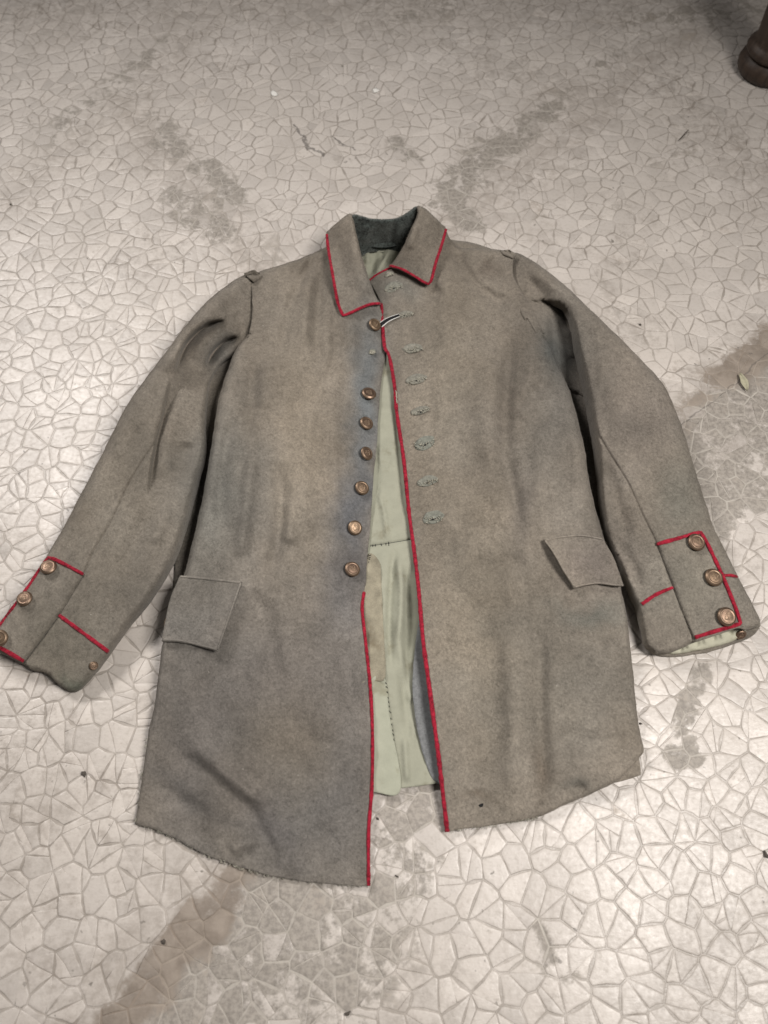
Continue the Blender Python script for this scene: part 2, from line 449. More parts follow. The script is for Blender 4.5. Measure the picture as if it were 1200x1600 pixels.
        A = P + sd * width * .5; B = P - sd * width * .5; C = P + d * L * .55 + N * (L * lift * .55 + .00022) ; D = P + d * L + N * (L * lift * .6) + sd * L * r.randn(n, 1) * .25
        V = np.stack([A, B, C + sd * width * .5, C - sd * width * .5, D], 1).reshape(-1, 3); o = np.arange(n)[:, None] * 5
        me = bpy.data.meshes.new('wool_nap'); nf = n
        F4 = (o + np.array([0, 1, 3, 2])).tolist(); F3 = (o + np.array([2, 3, 4])).tolist()
        me.from_pydata(V.tolist(), [], F4 + F3); me.update()
        cc = dye(Q[:, 0], Q[:, 1]) * (.75 + .75 * r.rand(n, 1) ** 1.5); cc = np.repeat(cc, 5, 0)
        t = me.attributes.new('dye', 'FLOAT_COLOR', 'POINT'); t.data.foreach_set('color', np.c_[cc, np.ones(len(cc))].astype(np.float32).ravel())
        ob = link('wool_nap', me, M['fibre'], None, False); ob['kind'] = 'stuff'; hang(ob, parent); return ob

# ------------------------------------------------------------------ the floor
def floor_material(name, joint_only=False):
    m = Mat(name, .4, .5)
    pos = m.pos()
    nz = m.node('ShaderNodeTexNoise'); nz.inputs['Scale'].default_value = 16; nz.inputs['Detail'].default_value = 4; m.nt.links.new(pos, nz.inputs['Vector'])
    sub = m.node('ShaderNodeVectorMath'); sub.operation = 'MULTIPLY_ADD'; m.nt.links.new(nz.outputs['Color'], sub.inputs[0])
    sub.inputs[1].default_value = (.07, .07, 0); m.nt.links.new(pos, sub.inputs[2])
    off = m.node('ShaderNodeVectorMath'); off.operation = 'ADD'; m.nt.links.new(sub.outputs[0], off.inputs[0]); off.inputs[1].default_value = (-.035, -.035, 0)
    warped = off.outputs[0]
    def capsule(a, b, r, soft, vec=warped):
        A = at(*a, 0.0); B = at(*b, 0.0); ab = B - A; l2 = float(max((ab ** 2).sum(), 1e-9))
        pa = m.node('ShaderNodeVectorMath'); pa.operation = 'SUBTRACT'; m.nt.links.new(vec, pa.inputs[0]); pa.inputs[1].default_value = tuple(A)
        dt = m.node('ShaderNodeVectorMath'); dt.operation = 'DOT_PRODUCT'; m.nt.links.new(pa.outputs[0], dt.inputs[0]); dt.inputs[1].default_value = tuple(ab / l2)
        cl = m.node('ShaderNodeClamp'); m.nt.links.new(dt.outputs['Value'], cl.inputs[0])
        sc = m.node('ShaderNodeVectorMath'); sc.operation = 'SCALE'; sc.inputs[0].default_value = tuple(ab); m.nt.links.new(cl.outputs[0], sc.inputs['Scale'])
        ds = m.node('ShaderNodeVectorMath'); ds.operation = 'DISTANCE'; m.nt.links.new(pa.outputs[0], ds.inputs[0]); m.nt.links.new(sc.outputs[0], ds.inputs[1])
        return X(m.nt, ds.outputs['Value']).sm(r + soft, r - soft)
    def many(L):
        e = None
        for q in L:
            k = capsule(*q[:4]) * (q[4] if len(q) > 4 else 1.0); e = k if e is None else e.max(k)
        return e
    worn = many([((70, 215), (250, 70), .022, .03, .62), ((250, 195), (275, 235), .020, .025, .85), ((325, 255), (355, 305), .024, .022, .95),
                 ((262, 300), (345, 365), .028, .025, .75), ((860, 165), (790, 225), .022, .02, .85), ((790, 215), (700, 292), .030, .030, .95),
                 ((700, 318), (742, 352), .026, .014, 1.0), ((1000, 60), (880, 150), .018, .03, .5), ((622, 215), (640, 250), .014, .010, .9),
                 ((1085, 760), (1230, 600), .075, .05, .95), ((1120, 800), (1200, 720), .05, .05, .7), ((620, 1340), (640, 1250), .05, .04, .8),
                 ((330, 1570), (440, 1400), .06, .03, 1.0), ((430, 1590), (560, 1430), .06, .05, .75), ((520, 1420), (640, 1330), .04, .04, .6),
                 ((1085, 1060), (1062, 1120), .016, .008, .9), ((1050, 1175), (1090, 1165), .014, .007, .85), ((1000, 30), (1200, 20), .05, .06, .5),
                 ((1060, 230), (960, 330), .02, .04, .35), ((600, 40), (700, 5), .04, .05, .45), ((410, 620), (430, 380), .03, .04, .3),
                 ((850, 1440), (870, 1500), .012, .01, .6), ((540, 1570), (560, 1600), .012, .01, .8)])
    dirt_dimming = many([((1230, 560), (700, 1060), .09, .09, .9), ((560, 1180), (150, 1640), .09, .08, .9), ((1090, 40), (650, 400), .05, .07, .9), ((330, 40), (0, 330), .05, .08, .8), ((190, 160), (400, 420), .05, .07, .9), ((1000, 420), (760, 330), .04, .08, .6), ((-20, 1330), (140, 1230), .05, .08, .8), ((0, 20), (1200, 10), .10, .16, .8), ((250, 250), (330, 330), .06, .10, .9), ((760, 260), (900, 140), .06, .09, .9), ((1050, 150), (1200, 300), .08, .12, .7), ((0, 1150), (60, 1500), .06, .10, .7)])  # dirt bands; the top and edge ones also paint in dimming toward the corners
    brown = many([((1225, 520), (1125, 595), .026, .018, 1.0), ((1120, 600), (1030, 690), .018, .022, .55), ((378, 1362), (160, 1620), .022, .014, 1.0),
                  ((935, 35), (1010, 30), .02, .03, .35)])
    dark = many([((455, 200), (485, 228), .003, .003), ((485, 228), (505, 245), .003, .003), ((528, 212), (548, 230), .003, .003), ((545, 238), (525, 255), .003, .004, .7),
                 ((100, 700), (230, 560), .010, .05, .3), ((50, 900), (140, 780), .012, .03, .45), ((30, 990), (-20, 930), .01, .02, .6), ((10, 1450), (90, 1290), .02, .05, .4),
                 ((60, 1560), (110, 1380), .01, .05, .35)])
    patch = m.noise(34, 5, .62); fine = m.noise(180, 4, .65); big = m.noise(3.2, 3, .5); mid = m.noise(9, 4, .6)
    vo = m.node('ShaderNodeTexVoronoi'); vo.feature = 'DISTANCE_TO_EDGE'; vo.inputs['Scale'].default_value = 34; m.nt.links.new(pos, vo.inputs['Vector'])
    jt = X(m.nt, m.attr('joint').outputs['Fac']).max(X(m.nt, vo.outputs['Distance']).sm(.05, .02) * X(m.nt, m.attr('far').outputs['Fac']) * .8); tone = X(m.nt, m.attr('tone').outputs['Fac']); chip = (tone - 1.0) * 5.0
    p2 = m.noise(85, 6, .72)
    wm = (worn * .95 + (patch - .5) * 1.5 + (p2 - .5) * 2.0 + chip + (mid - .5) * .6).sm(.30, .78) * (worn * 2.4).min(1.0)
    grime = (m.noise(4.2, 3, .55).sm(.44, .66) * .55 + (p2 - .5) * 1.6 + (patch - .5) * .9).sm(.36, .80)
    bm = (brown * 1.0 + (patch - .5) * 1.1 + (fine - .5) * .8 + chip * .5).sm(.22, .85)
    dm = (dark * 1.0 + (fine - .5) * 1.6 + (patch - .5) * .8).sm(.55, .95)
    w2 = m.node('ShaderNodeTexNoise'); w2.inputs['Scale'].default_value = 45; w2.inputs['Detail'].default_value = 4; m.nt.links.new(pos, w2.inputs['Vector'])
    w3 = m.node('ShaderNodeVectorMath'); w3.operation = 'MULTIPLY_ADD'; m.nt.links.new(w2.outputs['Color'], w3.inputs[0]); w3.inputs[1].default_value = (.016, .016, 0); m.nt.links.new(pos, w3.inputs[2])
    w4 = m.node('ShaderNodeVectorMath'); w4.operation = 'ADD'; m.nt.links.new(w3.outputs[0], w4.inputs[0]); w4.inputs[1].default_value = (-.008, -.008, 0)
    crack = None
    for a_, b_ in (((1215, 538), (1150, 598)), ((1150, 598), (1100, 638)), ((1100, 638), (1064, 667))):
        k = capsule(a_, b_, .0009, .0007, w4.outputs[0]); crack = k if crack is None else crack.max(k)
    dm = dm.max(crack * .8)
    paint = m.mix(mid.sm(.35, .68), (.545, .502, .462), (.462, .422, .385))
    paint = m.mix(big.sm(.42, .65) * .5, paint, (.490, .448, .405))
    # rubbed grime and hairline scratches in the paint
    scr = m.noise(70, 5, .75, stretch=(1, 8, 1), rot=.7).sm(.54, .70) * .45
    edge_dirt = jt.sm(.0, .5) * patch.sm(.40, .62) * .5
    sp = m.noise(110, 2, .5).sm(.685, .75) * m.noise(14, 2).sm(.45, .6)
    stone = m.mix((fine.sm(.48, .74) * .55).max(scr).max(edge_dirt), paint, (.36, .325, .285))
    stone = m.mix(grime * .55, stone, (.295, .262, .230))
    stone = m.mix((dirt_dimming * .6 + (p2 - .5) * 1.3 + (patch - .5) * .7).sm(.12, .80) * .72, stone, (.275, .240, .208))
    stone = m.mix(wm * .92, stone, m.mix(fine.sm(.35, .65), (.195, .174, .152), (.310, .280, .245)))
    stone = m.mix(bm * .9, stone, m.mix(patch.sm(.35, .65), (.168, .136, .108), (.262, .220, .182)))
    stone = m.mix(sp * .75, stone, (.13, .115, .10))
    stone = m.mix(1.0, stone, grey(m, tone), 'MULTIPLY')
    joint = m.mix(mid.sm(.40, .62), (.205, .176, .150), (.310, .278, .245))
    joint = m.mix(wm * .85, joint, (.44, .41, .365)); joint = m.mix(bm * .6, joint, (.22, .165, .12))
    c = m.mix(jt.sm(.15, .80) * (.50 + (patch - .45) * 1.6 + (mid - .5) * 1.2)._m('ADD', 0.0, clamp=True), stone, joint)
    c = m.mix(dm * .65, c, (.075, .066, .06))
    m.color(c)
    m.link((wm * .24 + fine * .44 + bm * .10 + mid * .22 + .10), m.b.inputs['Roughness'])
    st = m.noise(70, 4, .65, stretch=(1, 3.2, 1), rot=-.6)
    n0 = m.bump(m.noise(38, 4, .6), .30, .003); n1 = m.bump(st + patch * .6, .26, .0014, n0); n2 = m.bump(fine, .30, .0009, n1); m.normal(n2)
    return m.m
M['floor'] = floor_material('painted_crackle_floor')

# the ground sheet: joints between the stones where they are built, the pressed pattern alone beyond
gx_ = np.arange(-6, 6.01, .1); gy_ = np.arange(-4, 8.01, .1); GX, GY = np.meshgrid(gx_, gy_); nx_ = len(gx_)
floor_me = bpy.data.meshes.new('floor')
ii = (np.arange(len(gy_) - 1)[:, None] * nx_ + np.arange(nx_ - 1)[None]).ravel()
floor_me.from_pydata(np.c_[GX.ravel(), GY.ravel(), np.full(GX.size, -.0006)].tolist(), [], np.c_[ii, ii + 1, ii + 1 + nx_, ii + nx_].tolist()); floor_me.update()
near = ((np.abs(GX) < .62 + .36 * np.clip(GY + .4, 0, 9) - .04) & (GY > -.31) & (GY < 1.81) & (np.abs(GX) < 1.42)).ravel()
for nm, val in (('joint', near * .75), ('tone', np.ones(GX.size)), ('far', 1.0 - near)):
    a = floor_me.attributes.new(nm, 'FLOAT', 'POINT'); a.data.foreach_set('value', val.astype(np.float32))
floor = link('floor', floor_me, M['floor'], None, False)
tag(floor, 'worn cream painted floor pressed with a crackle of irregular stones', None, None, 'structure')

def clip(poly, nx, ny, c, fl=1.0):
    """keep the side nx*x + ny*y <= c"""
    out = []; n = len(poly)
    for i in range(n):
        a = poly[i]; b = poly[(i + 1) % n]; da = nx * a[0] + ny * a[1] - c; db = nx * b[0] + ny * b[1] - c
        if da <= 0: out.append(a)
        if (da < 0 < db) or (db < 0 < da):
            t = da / (da - db); out.append((a[0] + t * (b[0] - a[0]), a[1] + t * (b[1] - a[1]), fl if da < 0 else a[2]))
    return out

def parea(p): return .5 * sum(p[i][0] * p[(i + 1) % len(p)][1] - p[(i + 1) % len(p)][0] * p[i][1] for i in range(len(p)))

rs = random.Random(11)
SP = .0275; pts = []
y = -.32; row = 0
while y < 1.82:
    x = -1.45 + (row % 2) * SP * .5
    while x < 1.45:
        pts.append((x + rs.uniform(-.44, .44) * SP, y + rs.uniform(-.44, .44) * SP)); x += SP
    y += SP * .9; row += 1
pts = np.array(pts)
# only what a step to either side could see
lim = .62 + .36 * np.clip(pts[:, 1] + .4, 0, 9)
pts = pts[np.abs(pts[:, 0]) < lim]
pieces = []
cellid = {}
for i, p in enumerate(pts): cellid.setdefault((int(p[0] // .08), int(p[1] // .08)), []).append(i)
for i, (x, y) in enumerate(pts):
    k = (int(x // .08), int(y // .08)); nb = [j for a in (-1, 0, 1) for b in (-1, 0, 1) for j in cellid.get((k[0] + a, k[1] + b), ()) if j != i]
    nb.sort(key=lambda j: (pts[j, 0] - x) ** 2 + (pts[j, 1] - y) ** 2)
    poly = [(x - .05, y - .05, 1.), (x + .05, y - .05, 1.), (x + .05, y + .05, 1.), (x - .05, y + .05, 1.)]
    g = .00045
    for j in nb[:16]:
        dx, dy = pts[j] - (x, y); L = math.hypot(dx, dy); nx, ny = dx / L, dy / L
        poly = clip(poly, nx, ny, nx * x + ny * y + L / 2 - g)
        if len(poly) < 3: break
    if len(poly) < 3: continue
    todo = [(poly, 0)]; tries = 0
    while todo:
        q, depth = todo.pop()
        A = parea(q)
        if len(q) < 3 or A < 1.6e-5: continue
        if len(q) >= 4 and A > 2.0e-4 and rs.random() < (.80, .42, .10, 0)[min(int(depth), 3)]:
            n = len(q); i0 = rs.randrange(n); a = q[i0]; j0 = (i0 + n // 2 + rs.choice((0, 0, 1 if n > 4 else 0))) % n
            if rs.random() < .45 or (j0 - i0) % n in (0, 1, n - 1):
                t = rs.uniform(.3, .7); b0 = q[(i0 + n // 2) % n]; b1 = q[(i0 + n // 2 + 1) % n] if (i0 + n // 2 + 1) % n != i0 else q[(i0 + n // 2 - 1) % n]
                b = (b0[0] * (1 - t) + b1[0] * t, b0[1] * (1 - t) + b1[1] * t)
            else: b = q[j0]
            dx, dy = b[0] - a[0], b[1] - a[1]; L = math.hypot(dx, dy)
            if L > .006:
                nx, ny = -dy / L, dx / L; c = nx * a[0] + ny * a[1]
                h1 = clip(q, nx, ny, c - .00016, 0.); h2 = clip(q, -nx, -ny, -c - .00016, 0.)
                def fat(p): return len(p) >= 3 and parea(p) / max(1e-9, sum(math.hypot(p[k][0] - p[k - 1][0], p[k][1] - p[k - 1][1]) for k in range(len(p))) ** 2) > .034
                if fat(h1) and fat(h2): todo += [(h1, depth + 1), (h2, depth + 1)]; continue
                if tries < 3: todo.append((q, depth + .01)); tries += 1; continue
        pieces.append((q, i))

def piece_geo(q, cell):
    # drop near-duplicate corners, break straight edges a little
    c = [q[0]]
    for p in q[1:]:
        if math.hypot(p[0] - c[-1][0], p[1] - c[-1][1]) > .0008: c.append(p)
    if len(c) > 2 and math.hypot(c[0][0] - c[-1][0], c[0][1] - c[-1][1]) < .0008: c.pop()
    if len(c) < 3: return None
    e = []; w = []
    for i in range(len(c)):
        a = np.array(c[i][:2]); b = np.array(c[(i + 1) % len(c)][:2]); L = np.hypot(*(b - a)); e.append(a); w.append((c[i][2] + c[i - 1][2]) / 2)
        if L > .012:
            nrm = np.array([-(b - a)[1], (b - a)[0]]) / L; e.append((a + b) / 2 + nrm * rs.uniform(-.0013, .0013)); w.append(c[i][2])
    e = np.array(e); n = len(e); w = np.array(w); cen = e.mean(0)
    rad = np.hypot(*(e - cen).T); size = rad.mean()
    rc = random.Random(cell * 31 + 5); tx, ty = rc.gauss(0, .005), rc.gauss(0, .005); h0 = rc.uniform(-.0001, .00015); tx += rs.gauss(0, .002); ty += rs.gauss(0, .002); cc = pts[cell]
    def ring(d, h):
        k = np.maximum(0.05, 1 - d * (.22 + .78 * w) / np.maximum(rad, 1e-6))[:, None]; p = cen + (e - cen) * k
        return np.c_[p, h + (tx * (p - cc)[:, 0] + ty * (p - cc)[:, 1]) * (1 if h > -.0007 else 0)]
    V = np.r_[ring(0, -.0008), ring(.0006, -.00030 + h0), ring(.0014, -.00008 + h0), ring(.0034, h0), [[cen[0], cen[1], h0 + tx * (cen - cc)[0] + ty * (cen - cc)[1]]]]
    J = np.r_[.60 + .40 * w, .34 + .30 * w, np.zeros(n), np.zeros(n), [0]]
    F = []
    for r in range(3):
        for i in range(n): F.append((r * n + i, r * n + (i + 1) % n, (r + 1) * n + (i + 1) % n, (r + 1) * n + i))
    for i in range(n): F.append((3 * n + i, 3 * n + (i + 1) % n, 4 * n))
    return V, F, J

def stone_mesh(name, geos, tones):
    V = []; F = []; J = []; T = []; o = 0
    for (v, f, j), t in zip(geos, tones):
        V.append(v); F += [tuple(i + o for i in q) for q in f]; J.append(j); T.append(np.full(len(v), t)); o += len(v)
    me = bpy.data.meshes.new(name); me.from_pydata(np.concatenate(V).tolist(), [], F); me.update()
    for nm, d in (('joint', J), ('tone', T)):
        a = me.attributes.new(nm, 'FLOAT', 'POINT'); a.data.foreach_set('value', np.concatenate(d).astype(np.float32))
    return me

# ------------------------------------------------------------------ outlines of the tunic
R0 = 0
VL_OUT = [(602, 552, 0), (600, 505, 0), (592, 476, 0), (578, 440, 0), (565, 400, 0), (553, 368, 0), (530, 362, 0), (511, 384, 6), (492, 394, 10), (468, 404, 12), (425, 418, 12), (398, 428, 6), (388, 433, 0, 1),
          (393, 455, 0), (394, 487, 0), (389, 518, 0), (373, 540, 4), (362, 562, 16), (344, 614, 26), (334, 672, 28), (325, 731, 28), (314, 790, 26), (301, 845, 22), (287, 900, 16),
          (267, 945, 12), (254, 1005, 8), (243, 1090, 7), (231, 1150, 6), (221, 1220, 5), (211, 1288, 3, 1), (260, 1304, 0), (320, 1335, 0), (370, 1353, 0), (420, 1368, 0), (480, 1378, 0), (540, 1383, 0), (577, 1385, 0, 1),
          (577, 1300, 0), (582, 1230, 0), (583, 1150, 0), (580, 1080, 0), (572, 1000, 0), (567, 952, 0), (570, 925, 0), (575, 860, 0), (580, 800, 0), (584, 740, 0), (588, 700, 0), (592, 640, 0), (597, 585, 0)]
VR_OUT = [(598, 520, 0), (596, 485, 0), (590, 462, 0), (577, 438, 0, 1), (592, 426, 0), (610, 414, 0), (634, 385, 0), (652, 350, 0), (672, 340, 0), (692, 352, 6), (703, 372, 10), (722, 387, 12), (752, 388, 12), (785, 391, 10), (803, 398, 0, 1),
          (801, 417, 0), (803, 432, 0), (813, 453, 0), (828, 477, 0), (848, 517, 0), (862, 545, 10), (880, 587, 24), (893, 620, 28), (904, 660, 30), (913, 700, 30), (921, 753, 30), (933, 803, 26), (950, 860, 20),
          (965, 900, 14), (976, 945, 12), (984, 1000, 12), (990, 1060, 12), (998, 1133, 12), (1006, 1170, 10), (999, 1184, 9), (970, 1216, 8), (935, 1234, 8), (913, 1245, 8), (880, 1258, 6), (837, 1278, 3), (780, 1288, 0), (740, 1293, 0), (700, 1299, 0, 1),
          (693, 1240, 0), (686, 1180, 0), (678, 1120, 0), (670, 1060, 0), (662, 1000, 0), (655, 920, 0), (648, 860, 0), (640, 800, 0), (632, 720, 0), (621, 645, 0), (617, 600, 0), (609, 560, 0), (601, 542, 0)]
SL_OUT = [(398, 428, 6), (380, 430, 18), (350, 449, 26), (318, 476, 30), (285, 515, 32), (262, 546, 32), (231, 587, 32), (200, 631, 30), (175, 678, 28), (150, 728, 26), (125, 775, 24), (100, 822, 22), (73, 868, 18),
          (38, 921, 16), (2, 973, 16), (-22, 1006, 16), (-14, 1016, 6, 1), (2, 1020, 4), (36, 1037, 3), (50, 1046, 4), (72, 1051, 4), (90, 1068, 5), (112, 1080, 8), (126, 1074, 12, 1), (145, 1052, 20), (171, 1017, 14), (198, 977, 14),
          (231, 936, 14), (254, 900, 14), (274, 860, 14), (292, 805, 14), (306, 752, 14), (318, 708, 12), (319, 662, 9), (321, 630, 7), (325, 602, 6), (334, 580, 5), (350, 563, 3), (368, 551, 0), (392, 530, 0), (412, 500, 0), (412, 460, 0), (408, 432, 0)]
SR_OUT = [(800, 396, 0), (820, 400, 14), (853, 422, 22), (887, 449, 26), (916, 478, 28), (953, 513, 30), (987, 547, 30), (1018, 579, 30), (1037, 601, 28), (1050, 627, 28), (1063, 660, 28), (1074, 693, 26), (1087, 737, 24), (1103, 787, 22),
          (1116, 827, 20), (1128, 850, 18), (1147, 888, 16), (1168, 929, 16), (1187, 968, 14), (1186, 978, 6, 1), (1168, 983, 0), (1152, 981, 0), (1120, 992, 0), (1086, 1003, 0), (1050, 1018, 4), (1024, 1020, 8, 1), (1010, 1006, 16), (1003, 975, 20),
          (996, 945, 11), (985, 920, 11), (972, 885, 11), (957, 855, 11), (947, 825, 11), (941, 780, 11), (937, 727, 11), (932, 680, 11), (926, 645, 11), (919, 610, 11), (911, 573, 11), (903, 540, 10), (896, 505, 6), (880, 478, 4), (850, 470, 3), (822, 474, 0), (800, 450, 0), (788, 420, 0)]

def cover_polys():
    return [np.array([p[:2] for p in o], float) for o in (VL_OUT, VR_OUT, SL_OUT, SR_OUT)] + [np.array([(560, 400), (640, 400), (690, 1225), (560, 1236)], float)]
CP = cover_polys()

def build_stones():
    geos = []; score = []; tones = []
    for q, cell in pieces:
        g = piece_geo(q, cell)
        if g is None: continue
        q = [p[:2] for p in q]; c = np.mean(np.array(q), 0); Pq = to_px(np.c_[np.array(q), np.zeros(len(q))])
        a = abs(parea([tuple(p) for p in Pq])); cx, cy = Pq.mean(0)
        vis = -5 < cx < 1205 and -5 < cy < 1605 and to_px(np.array([c[0], c[1], 0]))[1] < 1700
        if vis:
            for poly in CP:
                if inside(np.array([cx]), np.array([cy]), poly)[0]: vis = False; break
        geos.append(g); score.append(a if vis else 0); tones.append(rs.gauss(1.0, .045))
    order = np.argsort(score)[::-1]
    for k in order[:300]:
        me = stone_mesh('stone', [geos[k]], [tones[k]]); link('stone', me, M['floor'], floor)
    rest = [k for k in order[300:]]
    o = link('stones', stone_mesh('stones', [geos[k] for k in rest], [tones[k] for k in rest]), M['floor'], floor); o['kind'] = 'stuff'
build_stones()

# ------------------------------------------------------------------ the tunic
tunic = empty('wool_tunic', tuple(at(600, 850, 0)))
tag(tunic, 'old field-grey wool military tunic with red piping spread out on the floor', 'tunic')
bpy.context.view_layer.update()
TINV = tunic.matrix_world.inverted()
# parts are built in world coordinates and hung on the tunic
def hang(o, parent=None):
    o.parent = parent or tunic; o.matrix_parent_inverse = TINV if o.parent is tunic else Matrix.Identity(4); return o

def cloth(p, name, mat='wool', parent=None, dyed=True, dseed=0):
    o = p.build(name, M[mat], None, dyed and mat == 'wool', dseed)
    return hang(o, parent)
def piping(p, pts, parent, r=.0027, lift=.0008, name='piping'):
    r = r * .86
    Q = catmull([(a[0], a[1], a[2] if len(a) > 2 else 0) for a in pts], False, 4.0)
    o = tube(name, p.pt(Q[:, 0], Q[:, 1], lift), r, M['red'], None, seg=8, flat=.62, wob=.3, seed=len(pts)); return hang(o, parent)

# back of the tunic lying on the floor, lining up; sides widened to darken the underarm gaps
back = Panel([(560, 380, 4), (600, 372, 4), (690, 372, 4), (790, 402, 0), (880, 520, 0), (925, 600, 0), (945, 700, 0), (950, 800, 0), (965, 880, 0), (968, 950, 0), (975, 1080, 0), (999, 1186, 0), (1001, 1211, 0, 1), (968, 1221, 0), (900, 1232, 0), (780, 1222, 0), (690, 1222, 0), (583, 1236, 0), (480, 1240, 0), (300, 1210, 0), (270, 1000, 0), (272, 900, 0), (280, 820, 0), (292, 750, 0), (296, 660, 0), (305, 570, 0), (400, 450, 0), (500, 400, 0)],
             [(600, 400, .006), (600, 800, .003), (900, 600, .004), (400, 600, .004), (600, 1230, .0035), (300, 1200, .0035), (990, 1200, .004), (990, 1150, .004)], step=9, rumple=.0002, thick=.003)
cloth(back, 'back_panel')

lining = Panel([(561, 392, 0), (580, 386, 0), (604, 388, 0), (634, 384, 0), (668, 430, 0), (700, 600, 0), (720, 900, 0), (735, 1150, 0), (712, 1216, 0, 1), (687, 1223, 0), (640, 1230, 0), (583, 1236, 0), (566, 1238, 0, 1), (566, 1100, 0), (556, 960, 0), (560, 800, 0), (570, 600, 0), (564, 450, 0)],
               [(600, 390, .016), (575, 430, .010), (630, 420, .012), (600, 500, .010), (600, 650, .010), (600, 840, .011), (652, 950, .0065), (605, 960, .019), (608, 1040, .020), (648, 1050, .0065), (576, 1000, .010), (612, 1120, .012), (610, 1200, .0065), (670, 1200, .0065), (690, 900, .008), (540, 900, .008)],
               [([(590, 392), (584, 410), (577, 432)], 4, -.004, 'soft'), ([(608, 390), (600, 408), (588, 428)], 4, .004, 'soft'), ([(574, 392), (573, 412)], 4, .004, 'soft'), ([(600, 392), (594, 406)], 3, -.003, 'soft'), ([(616, 396), (606, 412)], 4, -.004, 'soft'), ([(581, 390), (580, 402)], 3, -.003, 'soft'), ([(578, 853), (600, 850), (642, 843)], 1.6, -.0022, 'seam'),
                ([(592, 770), (600, 800), (606, 845)], 3.5, .0028, 'soft'), ([(618, 855), (612, 900), (608, 980), (612, 1050)], 5, -.0035, 'soft'), ([(622, 870), (628, 930), (622, 1010)], 6, .004, 'soft'), ([(636, 880), (640, 960), (634, 1060), (640, 1150)], 7, -.003, 'soft'),
                ([(586, 690), (590, 740), (586, 790)], 3, -.002, 'soft'), ([(618, 620), (624, 720), (632, 800)], 4, -.002, 'soft'), ([(600, 1060), (612, 1130), (625, 1232)], 1.3, -.0016, 'seam'), ([(640, 1090), (650, 1140), (664, 1195)], 6, -.003, 'soft'), ([(624, 1000), (636, 1080), (652, 1170)], 5, .003, 'soft'), ([(632, 1150), (636, 1222)], 5, .002, 'soft')],
               step=4, rumple=.0007, seed=12, thick=.0012, fold=2.6, flat_min=.0058, lim=.0014, wrinkle=.0014)
lin_o = cloth(lining, 'lining', 'lining', None, False)
strip = Panel([(570, 882, 0), (592, 876, 0), (597, 930, 0), (600, 1000, 0), (602, 1058, 0), (586, 1064, 0), (566, 1066, 0)], lambda x, y: lining.z(x, y) + .0015 + .0010 * np.sin(y / 7. + x / 5.), step=4, rumple=.0008, seed=5, thick=.001, tuck=.003)
hang(strip.build('facing_tape', M['silk'], None, False), lin_o)
tailp = Panel([(566, 1064, 0), (600, 1058, 0), (611, 1130, 0), (626, 1234, 0), (583, 1238, 0), (560, 1238, 0)], lambda x, y: lining.z(x, y) + .0012, step=4, rumple=.0003, seed=8, thick=.001, tuck=.003)
hang(tailp.build('hem_lining', M['lining2'], None, False), lin_o)
# black basting stitches
def stitches(path, panel, n, L, r, ang, mat, parent, name='stitching', dz=.0008):
    Q = catmull([(a[0], a[1], 0) for a in path], False, 2.0); items = []
    for k in range(n):
        t = (k + .5 + rs.uniform(-.25, .25)) / n * (len(Q) - 1); i = int(t); q = Q[min(i, len(Q) - 1)]
        a = math.radians(ang + rs.uniform(-25, 25)); l = L * rs.uniform(.6, 1.3); dx, dy = math.cos(a) * l / 2, math.sin(a) * l / 2
        xs = np.array([q[0] - dx, q[0] + rs.uniform(-.4, .4), q[0] + dx]); ys = np.array([q[1] - dy, q[1], q[1] + dy])
        items.append((panel.pt(xs, ys, np.array([dz * .4, dz, dz * .4])), r))
    o = hang(tubes(name, items, mat, None), parent); o['kind'] = 'stuff'; return o
Qs = catmull([(578, 853, 0), (600, 850, 0), (642, 843, 0)], False, 3.0)
hang(tube('stitching', lining.pt(Qs[:, 0], Qs[:, 1], .0003), .00035, M['black'], None, seg=5), lin_o)
stitches([(580, 853), (612, 849)], lining, 5, 5, .0004, 80, M['black'], lin_o)
stitches([(603, 1065), (609, 1110), (616, 1158)], lining, 12, 3.4, .00038, 60, M['black'], lin_o, dz=.002)
stitches([(578, 868), (576, 880)], lining, 4, 8, .0006, -30, M['black'], lin_o, dz=.002)
facing = Panel([(656, 962, 0, 1), (650, 1000, 0), (645, 1050, 0), (646, 1100, 0), (655, 1155, 0), (670, 1205, 0), (684, 1224, 0), (702, 1226, 0, 1), (708, 1180, 0), (690, 1060, 0), (680, 980, 0)],
               [(650, 1000, .014), (645, 1080, .014), (655, 1150, .010), (684, 1220, .007), (690, 1060, .010), (700, 1200, .006), (656, 962, .010)], step=4, rumple=.0005, seed=9, thick=.002, tuck=.003)
cloth(facing, 'facing', 'facing', None, False)

